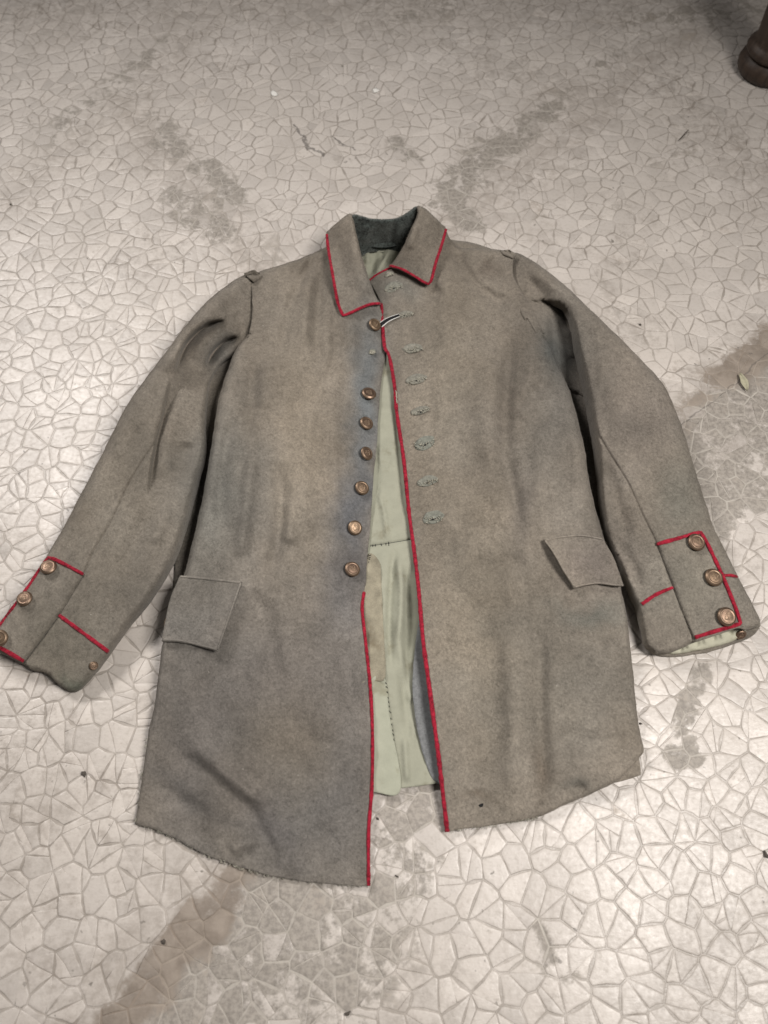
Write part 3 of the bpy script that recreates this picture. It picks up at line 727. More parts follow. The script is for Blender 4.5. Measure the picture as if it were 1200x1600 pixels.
# fronts
VLp = Panel(VL_OUT,
            [(600, 540, .012), (592, 480, .022), (560, 390, .034), (520, 380, .034), (470, 420, .034), (400, 450, .036), (392, 510, .034), (440, 520, .038), (510, 560, .032), (560, 600, .020), (592, 640, .014),
             (350, 640, .046), (400, 680, .044), (480, 720, .036), (560, 720, .020), (588, 720, .013), (330, 760, .046), (400, 820, .040), (480, 860, .030), (550, 860, .017), (575, 880, .013),
             (290, 900, .038), (340, 960, .032), (430, 980, .025), (520, 980, .019), (570, 980, .017), (250, 1100, .020), (340, 1120, .019), (450, 1120, .018), (575, 1120, .016),
             (225, 1220, .010), (330, 1240, .012), (450, 1260, .011), (575, 1260, .008), (212, 1288, .006), (320, 1335, .005), (420, 1367, .005), (540, 1382, .005), (577, 1383, .005)],
            [([(500, 398), (470, 440), (450, 490), (440, 560)], 7, -.0042, 'soft'), ([(488, 400), (471, 424), (457, 444)], 5.5, -.007, 'soft'), ([(473, 406), (461, 424), (452, 436)], 4.5, -.005, 'soft'), ([(480, 404), (464, 428)], 4, .003, 'soft'), ([(508, 400), (500, 450), (494, 520), (500, 580)], 9, -.0045, 'soft'),
             ([(485, 420), (478, 470), (474, 540)], 9, .004, 'soft'), ([(522, 470), (524, 540), (510, 600)], 8, -.003, 'soft'), ([(545, 500), (552, 540), (548, 580)], 9, .0025, 'soft'),
             ([(372, 640), (352, 700), (345, 780), (350, 840)], 12, -.0055, 'soft'), ([(395, 700), (385, 790), (375, 870)], 12, .005, 'soft'), ([(432, 720), (440, 800), (428, 870), (420, 910)], 11, -.0065, 'soft'), ([(450, 780), (452, 850)], 10, .003, 'soft'),
             ([(480, 640), (470, 740), (480, 850)], 22, .0035, 'soft'), ([(395, 560), (392, 640), (380, 700)], 12, -.0035, 'soft'), ([(420, 560), (412, 640)], 12, .003, 'soft'),
             ([(260, 1160), (310, 1200), (360, 1240), (400, 1280), (425, 1330)], 11, -.0022, 'soft'), ([(245, 1225), (285, 1250), (330, 1275)], 11, -.0018, 'soft'), ([(300, 1160), (360, 1215), (420, 1260)], 12, .004, 'soft'), ([(400, 1290), (428, 1330), (425, 1364)], 5, -.003, 'soft'), ([(360, 1330), (400, 1310)], 9, .003, 'soft'),
             ([(400, 920), (420, 1010), (440, 1100)], 20, -.0035, 'soft'), ([(500, 940), (510, 1040), (505, 1160)], 24, .003, 'soft'), ([(540, 1000), (548, 1100)], 14, -.002, 'soft'), ([(583, 600), (572, 900)], 1.4, 0, 'seam')],
            step=4.5, rumple=.0013, seed=21, thick=.0032, jitter=.7, wrinkle=.0022, fold=2.3, lim=.00085)
vl_o = cloth(VLp, 'front_panel')
VRp = Panel(VR_OUT,
            [(597, 500, .018), (578, 440, .018), (612, 420, .020), (650, 360, .036), (690, 360, .038), (740, 395, .036), (800, 405, .036), (815, 460, .036), (750, 470, .038), (680, 480, .030), (630, 520, .021), (609, 560, .018),
             (860, 560, .042), (800, 580, .042), (720, 600, .036), (650, 620, .022), (620, 640, .017), (900, 680, .052), (840, 700, .048), (750, 720, .038), (680, 740, .026), (634, 740, .017), (920, 790, .050), (850, 820, .044), (760, 850, .034), (690, 860, .022), (648, 870, .017),
             (965, 920, .034), (880, 940, .032), (780, 960, .026), (700, 980, .024), (662, 1000, .025), (655, 920, .022), (985, 1040, .022), (900, 1060, .022), (800, 1080, .020), (720, 1100, .021), (678, 1120, .022),
             (1000, 1160, .018), (920, 1180, .018), (820, 1190, .014), (740, 1200, .013), (690, 1210, .015), (960, 1215, .016), (880, 1255, .012), (800, 1284, .006), (700, 1297, .007)],
            [([(705, 385), (730, 420), (760, 455), (800, 478)], 12, -.0065, 'soft'), ([(762, 402), (772, 422), (774, 442)], 15, -.003, 'soft'), ([(722, 395), (752, 440), (790, 462)], 8, .003, 'soft'), ([(690, 420), (700, 500), (690, 580)], 16, .003, 'soft'), ([(690, 450), (660, 470)], 9, -.003, 'soft'),
             ([(800, 500), (792, 600), (790, 700), (806, 790), (816, 840)], 11, -.0065, 'soft'), ([(838, 540), (825, 610), (818, 660)], 12, .0035, 'soft'), ([(862, 600), (830, 612), (812, 640)], 9, -.003, 'soft'), ([(770, 540), (760, 640), (765, 740)], 20, .004, 'soft'),
             ([(850, 660), (846, 740), (850, 800)], 18, .003, 'soft'), ([(690, 560), (688, 660)], 16, .0022, 'soft'), ([(700, 900), (760, 1000), (770, 1120), (760, 1200)], 22, -.0035, 'soft'), ([(850, 980), (842, 1080), (848, 1180), (846, 1250)], 13, -.0038, 'soft'),
             ([(800, 1000), (805, 1120), (800, 1240)], 18, .003, 'soft'), ([(870, 1140), (920, 1160), (980, 1150)], 16, -.0025, 'soft'), ([(900, 1225), (915, 1240)], 8, -.003, 'soft'), ([(820, 870), (780, 890), (730, 880)], 18, -.0025, 'soft')],
            step=4.5, rumple=.0013, seed=33, thick=.0032, jitter=.7, wrinkle=.0022, fold=2.2, lim=.00075)
vr_o = cloth(VRp, 'front_panel', dseed=3)

piping(VLp, [(569, 925), (566, 952), (571, 1000), (579, 1080), (582, 1150), (581, 1230), (576, 1300), (576, 1384)], vl_o, .0024)
piping(VRp, [(596, 474), (597, 500), (601, 542), (608, 556), (616, 600), (620, 645), (631, 720), (639, 800), (647, 860), (654, 920), (661, 1000), (669, 1060), (677, 1120), (685, 1180), (692, 1240), (699, 1300)], vr_o, .0029)
piping(VRp, [(577, 438), (590, 428), (612, 417)], vr_o, .0018)

# sleeves
SLp = Panel(SL_OUT,
            [(400, 440, .034), (410, 465, .024), (412, 500, .020), (360, 460, .046), (310, 500, .052), (270, 560, .052), (230, 620, .050), (180, 720, .046), (130, 810, .042), (90, 880, .036), (40, 960, .030), (0, 1000, .026), (40, 1030, .020), (110, 1060, .018), (90, 960, .030),
             (392, 500, .030), (360, 530, .026), (320, 570, .024), (300, 640, .034), (270, 700, .040), (300, 720, .036), (250, 800, .042), (200, 900, .036), (240, 880, .036), (150, 1000, .026), (180, 840, .042), (345, 560, .024)],
            [([(356, 499), (330, 503), (305, 518), (285, 543), (272, 585)], 30, .0125, 'step'), ([(350, 501), (330, 506), (308, 521), (288, 546), (276, 580)], 4.5, -.015, 'crease'), ([(365, 508), (340, 512), (318, 530), (305, 560)], 8, .0042, 'soft'), ([(376, 522), (348, 533), (328, 552), (318, 580)], 20, .0085, 'step'), ([(370, 526), (347, 537), (330, 556), (324, 572)], 4.5, -.014, 'crease'), ([(378, 532), (352, 545), (338, 570)], 6, .006, 'soft'), ([(366, 556), (348, 580), (340, 604)], 4, -.008, 'crease'),
             ([(305, 575), (272, 620), (250, 666), (238, 700)], 5, -.004, 'crease'), ([(266, 590), (257, 640), (244, 690), (237, 730), (231, 775)], 26, .0060, 'step'), ([(262, 600), (258, 640), (246, 690), (239, 730), (233, 760)], 3.5, -.005, 'crease'), ([(276, 640), (258, 690), (250, 750)], 12, .004, 'soft'),
             ([(292, 690), (282, 728), (266, 735)], 13, -.008, 'soft'), ([(238, 698), (206, 747), (175, 812), (147, 860), (130, 897), (90, 963), (36, 1037)], 1.8, -.0028, 'seam'), ([(230, 800), (205, 860), (190, 910)], 14, -.004, 'soft'), ([(262, 790), (240, 850)], 12, .003, 'soft'), ([(215, 640), (180, 720)], 14, .003, 'soft'), ([(300, 480), (262, 530)], 10, .003, 'soft')],
            step=4.5, rumple=.0012, seed=41, jitter=.6, edge=.70, fold=1.3, wrinkle=.0020)
sl_o = cloth(SLp, 'sleeve', dseed=5)
# underarm of the other sleeve, folded in shade below the outer cloth
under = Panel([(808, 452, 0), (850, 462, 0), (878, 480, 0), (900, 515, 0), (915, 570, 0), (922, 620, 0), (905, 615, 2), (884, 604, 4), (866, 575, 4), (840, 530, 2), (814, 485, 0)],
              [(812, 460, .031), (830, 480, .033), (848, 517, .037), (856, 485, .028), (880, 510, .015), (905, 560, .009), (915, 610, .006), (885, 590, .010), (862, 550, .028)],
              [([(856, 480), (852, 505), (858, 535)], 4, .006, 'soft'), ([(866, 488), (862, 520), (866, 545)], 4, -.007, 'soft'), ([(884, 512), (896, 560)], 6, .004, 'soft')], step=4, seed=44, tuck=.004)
SRp = Panel(SR_OUT,
            [(810, 410, .034), (790, 420, .024), (803, 436, .030), (800, 455, .024), (830, 440, .036), (860, 450, .042), (900, 480, .050), (950, 540, .056), (1000, 580, .056), (1040, 640, .052), (980, 640, .056), (930, 600, .050), (945, 680, .050), (1000, 720, .050), (1060, 740, .046), (960, 780, .042), (1030, 820, .042), (1090, 820, .038), (980, 860, .036), (1060, 900, .036), (1120, 890, .034), (1020, 960, .028), (1090, 980, .030), (1160, 960, .030), (1030, 1010, .022), (850, 470, .034)],
            [([(822, 430), (848, 462), (880, 492)], 6, -.008, 'soft'), ([(830, 422), (862, 446), (890, 478)], 9, .005, 'soft'), ([(868, 450), (884, 478), (893, 500)], 6, -.006, 'soft'), ([(931, 672), (953, 710), (980, 753), (1003, 803), (1026, 850), (1048, 907), (1067, 957), (1085, 1002)], 1.8, -.0030, 'seam'), ([(945, 720), (965, 790), (985, 850)], 12, -.005, 'soft'), ([(955, 830), (990, 890), (1000, 930)], 12, -.005, 'soft'), ([(930, 540), (960, 620), (970, 700)], 22, .004, 'soft'), ([(1030, 620), (1050, 700), (1075, 780)], 16, .003, 'soft'), ([(990, 700), (1040, 800)], 18, -.003, 'soft')],
            step=4.5, rumple=.0011, seed=51, jitter=.6, edge=.74, thick=.003, fold=1.3, wrinkle=.0018)
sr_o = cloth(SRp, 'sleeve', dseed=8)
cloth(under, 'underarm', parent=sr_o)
# open cuff: lower lip of the cloth with the crumpled lining inside
lip = Panel([(1020, 1014, 4), (1055, 1012, 0), (1100, 998, 0), (1150, 984, 0), (1182, 978, 0), (1189, 976, 3, 1), (1180, 990, 3), (1166, 999, 3), (1150, 1005, 3), (1106, 1019, 3), (1056, 1026, 3), (1030, 1024, 3)],
            [(1030, 1018, .008), (1100, 1005, .006), (1150, 1000, .006), (1185, 980, .012)], step=3.5, rumple=.0004, seed=3, thick=.003, tuck=.003)
cloth(lip, 'cuff_hem', parent=sr_o)
cl = Panel([(1044, 1014, 0), (1084, 1000, 0), (1120, 988, 0), (1152, 978, 0), (1166, 984, 0), (1148, 1000, 3), (1118, 1010, 3), (1080, 1018, 3), (1050, 1022, 3)],
           [(1050, 1016, .012), (1090, 1004, .014), (1120, 998, .014), (1150, 990, .014), (1080, 1018, .010), (1120, 1010, .010)],
           [([(1062 + 13 * k, 1006 - 4 * k), (1064 + 13 * k, 1018 - 4 * k)], 3, (.004 if k % 2 else -.004), 'soft') for k in range(7)], step=3, rumple=.0016, seed=4, thick=.001, tuck=.003, lim=.0013, wrinkle=.0015)
hang(cl.build('cuff_lining', M['cuff_cotton'], None, False), sr_o)

# cuff flaps with piping
cf1 = Panel([(130, 897, 0, 1), (98, 880, 0), (78, 872, 0), (70, 877, 0), (37, 927, 0), (0, 977, 0), (-14, 1000, 0), (-10, 1008, 0), (0, 1013, 0), (37, 1033, 0, 1), (90, 963, 0)], lambda x, y: SLp.z(x, y), lift=.0022, step=4.5, rumple=.0003, seed=6, thick=.003, tuck=.008)
cf1_o = cloth(cf1, 'cuff_flap', parent=sl_o)
cf2 = Panel([(1027, 850, 0, 1), (1060, 841, 0), (1089, 833, 0), (1099, 838, 0), (1129, 900, 0), (1155, 968, 0), (1150, 977, 0), (1118, 986, 0), (1086, 996, 0, 1), (1067, 955, 0), (1048, 905, 0)], lambda x, y: SRp.z(x, y), lift=.0022, step=4.5, rumple=.0003, seed=7, thick=.003, tuck=.008)
cf2_o = cloth(cf2, 'cuff_flap', parent=sr_o)
piping(cf1, [(130, 897), (98, 880), (79, 872), (71, 877), (37, 927), (0, 977), (-14, 1000), (-9, 1008), (4, 1014), (37, 1033)], sl_o, .0027)
piping(SLp, [(92, 961), (130, 989), (169, 1018)], sl_o, .0028)
piping(cf2, [(1027, 850), (1060, 841), (1089, 833), (1099, 838), (1129, 900), (1155, 966), (1151, 976), (1118, 986), (1086, 996)], sr_o, .0029)
piping(SRp, [(1131, 899), (1142, 899), (1152, 901)], sr_o, .0025)
piping(SRp, [(1003, 944), (1025, 929), (1051, 918)], sr_o, .0026)

# collar: stand (inside), two turned-down leaves
stand = Panel([(548, 336, 3), (580, 341, 4), (600, 342, 4), (620, 340, 4), (636, 332, 4), (652, 322, 3), (654, 345, 0), (644, 368, 0), (632, 392, 0), (604, 394, 0), (580, 392, 0), (560, 398, 0), (550, 370, 0)],
              [(550, 338, .060), (600, 344, .060), (650, 326, .062), (556, 395, .022), (600, 392, .014), (636, 388, .022), (600, 368, .036)],
              [([(616, 345), (612, 365), (610, 388)], 4, -.005, 'soft'), ([(626, 345), (620, 380)], 4, .004, 'soft'), ([(575, 350), (570, 380)], 8, .003, 'soft'), ([(648, 332), (634, 345), (640, 352)], 3, .003, 'soft')], step=3.5, rumple=.0012, seed=61, edge=.75)
cloth(stand, 'collar_stand', 'velvet', None, False)
cA = Panel([(510, 366, 0), (515, 358, 3), (527, 348, 5), (540, 337, 5), (549, 334, 5), (554, 352, 5), (563, 392, 5), (575, 432, 5), (587, 462, 4), (595, 474, 0, 1), (580, 475, 0), (566, 480, 0), (547, 489, 0), (536, 494, 0, 1), (527, 473, 0), (519, 430, 0), (512, 388, 0)],
           [(549, 336, .066), (530, 350, .060), (512, 366, .044), (556, 360, .064), (530, 380, .052), (515, 400, .044), (566, 400, .056), (540, 420, .048), (522, 440, .042), (578, 440, .044), (555, 460, .040), (530, 475, .036), (592, 470, .030), (565, 478, .032), (536, 492, .030)],
           [([(548, 370), (560, 430), (575, 460)], 8, .002, 'soft'), ([(528, 380), (540, 440)], 8, -.0015, 'soft')], step=3.5, rumple=.0006, seed=62, edge=.82, thick=.004, tuck=.008)
ca_o = cloth(cA, 'collar_leaf', dseed=11)
piping(cA, [(511, 366), (513, 388), (520, 430), (528, 473), (536, 493, 1), (547, 489), (566, 480), (580, 475), (594, 474)], ca_o, .0027, .0004)
cB = Panel([(652, 322, 5), (651, 337, 5), (641, 360, 5), (628, 389, 5), (612, 413, 2), (609, 415, 0, 1), (627, 420, 0), (647, 431, 0), (665, 442, 0), (672, 440, 0, 1), (680, 410, 0), (688, 386, 0), (697, 358, 0), (690, 350, 3), (680, 340, 5), (664, 326, 5)],
           [(652, 324, .068), (664, 328, .066), (682, 342, .060), (696, 358, .046), (645, 355, .060), (665, 370, .054), (684, 395, .042), (628, 390, .046), (650, 405, .044), (672, 436, .038), (612, 413, .028), (645, 428, .034)],
           [([(650, 350), (640, 390)], 6, .002, 'soft')], step=3.5, rumple=.0006, seed=63, edge=.82, thick=.004, tuck=.008)
cb_o = cloth(cB, 'collar_leaf', dseed=13)
piping(cB, [(609, 415), (627, 420), (647, 431), (665, 442), (673, 440), (681, 410), (689, 386), (697, 358)], cb_o, .0027, .0004)

# pocket flaps
fl1 = Panel([(281, 899, 0, 1), (310, 901, 0), (345, 905, 0), (378, 909, 0, 1), (366, 945, 0), (353, 980, 0), (340, 1017, 0, 1), (312, 1010, 0), (282, 1003, 0), (252, 1001, 0, 1), (258, 972, 0), (266, 935, 0)],
            lambda x, y: np.maximum(VLp.z(np.maximum(x, 292), y), .019) + .002 + .010 * np.clip((x - 295) / 75, 0, 1) ** 1.5 * np.clip((y - 893) / 40, 0, 1) + .005 * np.clip((y - 900) / 100, 0, 1) ** 2 + .0016 * np.sin(x / 17.) * np.clip((y - 930) / 70, 0, 1), step=4, rumple=.0005, seed=71, thick=.0035, tuck=.010)
fl1_o = cloth(fl1, 'pocket_flap', dseed=15)
fl2 = Panel([(850, 843, 0, 1), (880, 837, 0), (909, 835, 0), (941, 841, 0, 1), (956, 865, 0), (967, 892, 0), (975, 915, 0, 1), (962, 915, 0), (931, 912, 0), (897, 919, 0, 1), (880, 891, 0), (866, 865, 0)],
            lambda x, y: VRp.z(np.minimum(x, 930 + (y - 840) * .35), y) + .002 + .010 * np.clip((905 - x) / 45, 0, 1) * np.clip((y - 832) / 30, .2, 1) + .005 * np.clip((y - 840) / 80, 0, 1) ** 2 + .0016 * np.sin(x / 15.) * np.clip((y - 860) / 50, 0, 1), step=4, rumple=.0005, seed=72, thick=.0035, tuck=.010)
fl2_o = cloth(fl2, 'pocket_flap', dseed=16)
def edge_bead(p, pts, parent, r=.0016):     # turned and stitched edge
    Q = catmull([(a[0], a[1], 0) for a in pts], False, 4.0); P = p.pt(Q[:, 0], Q[:, 1], .0002)
    V, F = tube_data(P, r, 6, .8, .3, 4); me = bpy.data.meshes.new('stitched_edge'); me.from_pydata([tuple(v) for v in V], [], F); me.update()
    c = np.repeat(dye(Q[:, 0], Q[:, 1]), 6, 0) * 1.12; a = me.attributes.new('dye', 'FLOAT_COLOR', 'POINT'); a.data.foreach_set('color', np.c_[c, np.ones(len(c))].astype(np.float32).ravel())
    return hang(link('stitched_edge', me, M['wool'], None), parent)
edge_bead(fl1, [(282, 901), (310, 903), (345, 907), (376, 910)], fl1_o); edge_bead(fl1, [(376, 911), (352, 980), (340, 1015)], fl1_o, .0012); edge_bead(fl1, [(339, 1015), (312, 1008), (282, 1001), (254, 1000)], fl1_o, .0012)
edge_bead(fl2, [(852, 844), (880, 839), (909, 837), (940, 842)], fl2_o, .0012); edge_bead(fl2, [(852, 845), (867, 866), (881, 891), (898, 917)], fl2_o, .0014); edge_bead(fl2, [(898, 917), (931, 911), (962, 914), (973, 914)], fl2_o, .0012)

# shoulder-strap tabs
def quad_tab(pts, base, lift, seed):
    p = Panel([(a, b, 0, 1) for a, b in pts], lambda x, y: base.z(x, y), lift=lift, step=3, rumple=.0003, seed=seed, thick=.0035, jitter=.2, tuck=.002)
    return cloth(p, 'shoulder_tab', dseed=seed)
quad_tab([(381, 427), (397, 421), (411, 431), (396, 439)], SLp, .007, 2)
quad_tab([(782, 391), (796, 390), (807, 397), (802, 402), (788, 397)], VRp, .004, 3)

# buttons ------------------------------------------------------------------
def button_mesh(r=.0105):
    prof = [(0, 1.0), (.18, .99), (.4, .96), (.58, .90), (.66, .88), (.70, .93), (.76, .93), (.80, .84), (.90, .74), (.97, .55), (1.0, .36), (.96, .16), (.80, .04), (.5, 0)]
    seg = 36; V = []; F = []
    V.append((0, 0, prof[0][1] * r * .46))
    for (a, h) in prof[1:]:
        for k in range(seg):
            t = 2 * math.pi * k / seg; V.append((a * r * math.cos(t), a * r * math.sin(t), h * r * .46))
    for k in range(seg): F.append((0, 1 + k, 1 + (k + 1) % seg))
    for i in range(len(prof) - 2):
        for k in range(seg):
            a = 1 + i * seg + k; b = 1 + i * seg + (k + 1) % seg; F.append((a, a + seg, b + seg, b))
    # raised crown: band, three arches and an orb
    def sph(x, y, s):
        o = len(V); n = 6
        for i in range(1, 4):
            ph = math.pi * .5 * i / 3
            for k in range(n):
                t = 2 * math.pi * k / n; V.append((x * r + s * r * math.sin(ph) * math.cos(t), y * r + s * r * math.sin(ph) * math.sin(t), r * .44 + s * r * .6 * math.cos(ph)))
        V.append((x * r, y * r, r * .44 + s * r * .6)); top = len(V) - 1
        for k in range(n):
            F.append((top, o + k, o + (k + 1) % n))
            for i in range(2): F.append((o + i * n + k, o + (i + 1) * n + k, o + (i + 1) * n + (k + 1) % n, o + i * n + (k + 1) % n))
    for k in range(7): sph(-.30 + .1 * k, -.26, .085)
    for k in range(7):
        t = math.pi * k / 6; sph(.34 * math.cos(t), -.12 + .36 * math.sin(t), .075)
    for k in range(4): sph(0, -.12 + .11 * k, .07)
    sph(0, .36, .10)
    me = bpy.data.meshes.new('button'); me.from_pydata(V, [], F); me.update(); me.materials.append(M['copper'])
    me.polygons.foreach_set('use_smooth', np.ones(len(me.polygons), bool)); return me
BM = button_mesh()
def button(panel, px, py, rpx, parent, lift=.0012, tilt=(0, 0), name='button'):
    P = panel.pt(np.array([px]), np.array([py]), lift)[0]
    d = np.linalg.norm(P - np.array([0, 0, CAM_H])); rad = rpx * d / FPX * .97
    o = bpy.data.objects.new(name, BM); COL.objects.link(o)
    n = panel.normal(px, py) + Vector((tilt[0], tilt[1], 0)); n.normalize()
    q = n.to_track_quat('Z', 'Y'); s = rad / .0105
    mw = Matrix.LocRotScale(Vector(P), q @ Matrix.Rotation(rs.uniform(-.6, .6), 3, 'Z').to_quaternion(), Vector((s, s, s)))
    hang(o, parent); o.matrix_basis = mw; return o
for (x, y, r, t) in [(585, 508, 10.5, (.15, 0)), (576, 616, 12, (.25, .1)), (572, 662, 11.5, (.3, -.1)), (572, 709, 11.5, (.3, 0)), (565, 763, 12, (.05, 0)), (554, 825, 12.2, (.1, -.15)), (550, 890, 12.8, (0, 0))]:
    button(VLp, x, y, r, vl_o, .0030, t)
for (x, y, r) in [(76, 887, 12), (39, 936, 11.5), (0, 997, 12)]: button(cf1, x, y, r, sl_o, .002)
for (x, y, r) in [(1087, 848, 13.5), (1114, 903, 13.8), (1134, 964, 14.2)]: button(cf2, x, y, r, sr_o, .002)
button(SLp, 146, 1040, 6.5, sl_o, .001); button(cl, 1157, 991, 8, sr_o, -.001, (0, -.8))
button(VLp, 262, 972, 9.5, fl1_o, .001, (-.9, 0))

for k, (p, o) in enumerate([(VLp, vl_o), (VRp, vr_o), (SLp, sl_o), (SRp, sr_o), (cA, ca_o), (cB, cb_o), (fl1, fl1_o), (fl2, fl2_o), (cf1, sl_o), (cf2, sr_o)]):
    p.nap(o, seed=100 + k)
# ribbon through the top buttonhole
def ribbon():
    root = None
    for (off, w, mat, nm) in [(0, 7.5, 'black', 'ribbon'), (-6.6, 1.1, 'white', 'ribbon_stripe'), (6.6, .8, 'white', 'ribbon_stripe')]:
        Q = catmull([(594, 509, 0), (603, 502, 0), (613, 497, 0), (624, 493, 0)], False, 3.0)
        P = VRp.pt(Q[:, 0], Q[:, 1], .0016 + .0015 * np.sin(np.linspace(0, math.pi, len(Q))))
        T = np.gradient(P, axis=0); T /= np.linalg.norm(T, axis=1, keepdims=True); S = np.c_[-T[:, 1], T[:, 0], np.zeros(len(T))]
        k = .00082; tap = np.linspace(1.15, .75, len(Q))[:, None]
        V = []; F = []
        for a, h in ((off - w, 0), (off + w, 0), (off + w, .0008), (off - w, .0008)):
            V.append(P + S * k * a * tap * .62 + np.array([0, 0, h + (.0002 if mat == 'white' else 0)]))
        n = len(Q); V = np.concatenate(V)
        for i in range(n - 1):
            for r in range(4): a = r * n + i; b = ((r + 1) % 4) * n + i; F.append((a, b, b + 1, a + 1))
        F += [(0, 3 * n, 2 * n, n), (n - 1, 2 * n - 1, 3 * n - 1, 4 * n - 1)]
        me = bpy.data.meshes.new(nm); me.from_pydata(V.tolist(), [], F); me.update(); o = hang(link(nm, me, M[mat], None, False), root)
        if root is None: root = o
ribbon()

# worn buttonholes: frayed pale patches with a slit
def buttonhole(x, y, L, W, ang, slit, parent, panel=VRp, green=.5, seed=1):
    L *= 1.12; W *= 1.12; a = math.radians(ang); ca, sa = math.cos(a), math.sin(a)
    oc = []
    for k in range(12):
        t = 2 * math.pi * k / 12; rr = 1 + .22 * (rs.random() - .5); u = L / 2 * math.cos(t) * rr; v = W / 2 * math.sin(t) * rr; oc.append((x + u * ca - v * sa, y + u * sa + v * ca, 0))
    p = Panel(oc, lambda X_, Y_: panel.z(X_, Y_), lift=.0011, step=3, rumple=.0011, seed=seed, thick=.0018, tuck=.0008)
    o = p.build('buttonhole', M['wool'], None, True); me = o.data
    c = np.array([.225, .212, .178]) * (1 - green) + np.array([.175, .180, .154]) * green
    n = len(me.vertices); cc = np.tile(np.r_[c, 1], (n, 1)); cc[:, :3] *= (1 + .3 * (np.random.rand(n, 1) - .5)); me.attributes['dye'].data.foreach_set('color', cc.astype(np.float32).ravel())
    hang(o, parent)
    items = []
    for k in range(24):
        u = rs.uniform(-.46, .46) * L; v = W * (.16 + rs.gauss(0, .13)); q = rs.uniform(-1.2, 1.2); l = rs.uniform(2, 5)
        cx, cy = x + u * ca - v * sa, y + u * sa + v * ca
        xs = cx + np.array([-.5, 0, .5]) * l * math.cos(q); ys = cy + np.array([-.5, 0, .5]) * l * math.sin(q) + np.array([0, rs.uniform(-1, 1), 0])
        items.append((p.pt(xs, ys, np.array([.0003, .0014, .0006])), .00038))
    hang(tubes('frayed_thread', items, M['thread'], None), o)['kind'] = 'stuff'
    if slit:
        xs = np.linspace(-.32, .32, 6) * L * slit; ys = W * .12 + np.sin(np.linspace(0, 3, 6)) * 1.2
        hang(tube('slit', p.pt(x + xs * ca - ys * sa, y + xs * sa + ys * ca, .0002), np.array([.0003, .0009, .0012, .0011, .0008, .0003]), M['black'], None, seg=6, flat=.5), o)
for i, (x, y, L, W, a, s, g) in enumerate([(608, 428, 12, 6, -20, 0, .2), (614, 448, 27, 13, -18, .5, .6), (634, 491, 22, 9, -10, .5, .3), (645, 544, 28, 13, -8, .5, .3), (651, 592, 29, 13, -14, .4, .3), (657, 641, 28, 11, -15, .5, .3),
                                           (663, 692, 30, 18, -18, .5, 1.0), (668, 751, 29, 14, -15, .4, .7), (677, 808, 29, 18, -10, .8, .9)]):
    buttonhole(x, y, L, W, a, s, vr_o, green=g, seed=80 + i)
buttonhole(582, 549, 9, 8, 0, .9, vl_o, VLp, .8, 95)
# moth hole near the hem, worn spot on the piping
hang(tube('moth_hole', VRp.pt(np.linspace(748, 755, 4), np.array([1258, 1259, 1258, 1256.]), .0002), np.array([.0006, .0016, .0018, .0006]), M['black'], None, seg=6, flat=.3), vr_o)
stitches([(619, 612), (620, 630)], VRp, 9, 4, .0006, 60, M['thread'], vr_o, 'frayed_thread', .003)
# loose threads along the raw hem
def fray(path, panel, n, L, parent, ang=90, r=.0003, spread=45):
    Q = catmull([(a[0], a[1], 0) for a in path], False, 2.0); it = []
    for k in range(n):
        q = Q[rs.randrange(len(Q))]; a = math.radians(ang + rs.uniform(-spread, spread)); l = L * rs.uniform(.4, 1.2)
        P0 = panel.pt(np.array([q[0]]), np.array([q[1] - 1.]), -.0005)[0]; P2 = at(q[0] + math.cos(a) * l, q[1] + math.sin(a) * l, rs.uniform(.0008, max(.001, P0[2])))
        P1 = (P0 + P2) / 2 + np.array([rs.uniform(-.001, .001), rs.uniform(-.001, .001), .0008]); it.append((np.array([P0, P1, P2]), r))
    o = hang(tubes('frayed_thread', it, M['thread'], None), parent); o['kind'] = 'stuff'; return o
fray([(320, 1335), (370, 1353), (420, 1368)], VLp, 38, 5.5, vl_o, 75)
fray([(420, 1368), (480, 1378), (575, 1385)], VLp, 30, 3.2, vl_o, 85, .00022)
fray([(215, 1289), (260, 1304), (320, 1335)], VLp, 26, 3.2, vl_o, 85, .00022)
fray([(700, 1299), (780, 1288), (840, 1277)], VRp, 50, 4, vr_o, 95, .00025)
fray([(231, 1150), (221, 1220), (212, 1288)], VLp, 30, 4, vl_o, 180, .00025)

# ------------------------------------------------------------------ turned leg of a table at the far edge
def wood_material():
    m = Mat('dark_brown_wood', .5, .4)
    g = m.noise(30, 4, .6, stretch=(6, 6, .6)); c = m.mix(g.sm(.3, .7), (.032, .020, .014), (.060, .039, .027))
    c = m.mix(m.noise(120, 3).sm(.6, .75) * .3, c, (.10, .075, .055)); m.color(c); m.normal(m.bump(g, .3, .001)); return m.m
M['wood'] = wood_material()
def lathe(name, prof, mat, parent, seg=48):
    V = []; F = []
    for (r, z) in prof:
        for k in range(seg): t = 2 * math.pi * k / seg; V.append((r * math.cos(t), r * math.sin(t), z))
    for i in range(len(prof) - 1):
        for k in range(seg): a = i * seg + k; b = i * seg + (k + 1) % seg; F.append((a, b, b + seg, a + seg))
    F.append(tuple(range(seg - 1, -1, -1))); F.append(tuple(range((len(prof) - 1) * seg, len(prof) * seg)))
    me = bpy.data.meshes.new(name); me.from_pydata(V, [], F); me.update(); return link(name, me, mat, parent)
LP = at(1196, 112, 0)
table = empty('wooden_table', tuple(LP)); tag(table, 'dark brown turned wooden table leg at the far right corner', 'table')
lathe('foot', [(.044, .0), (.050, .003), (.054, .010), (.055, .018), (.053, .026), (.048, .031), (.046, .034)], M['wood'], table)
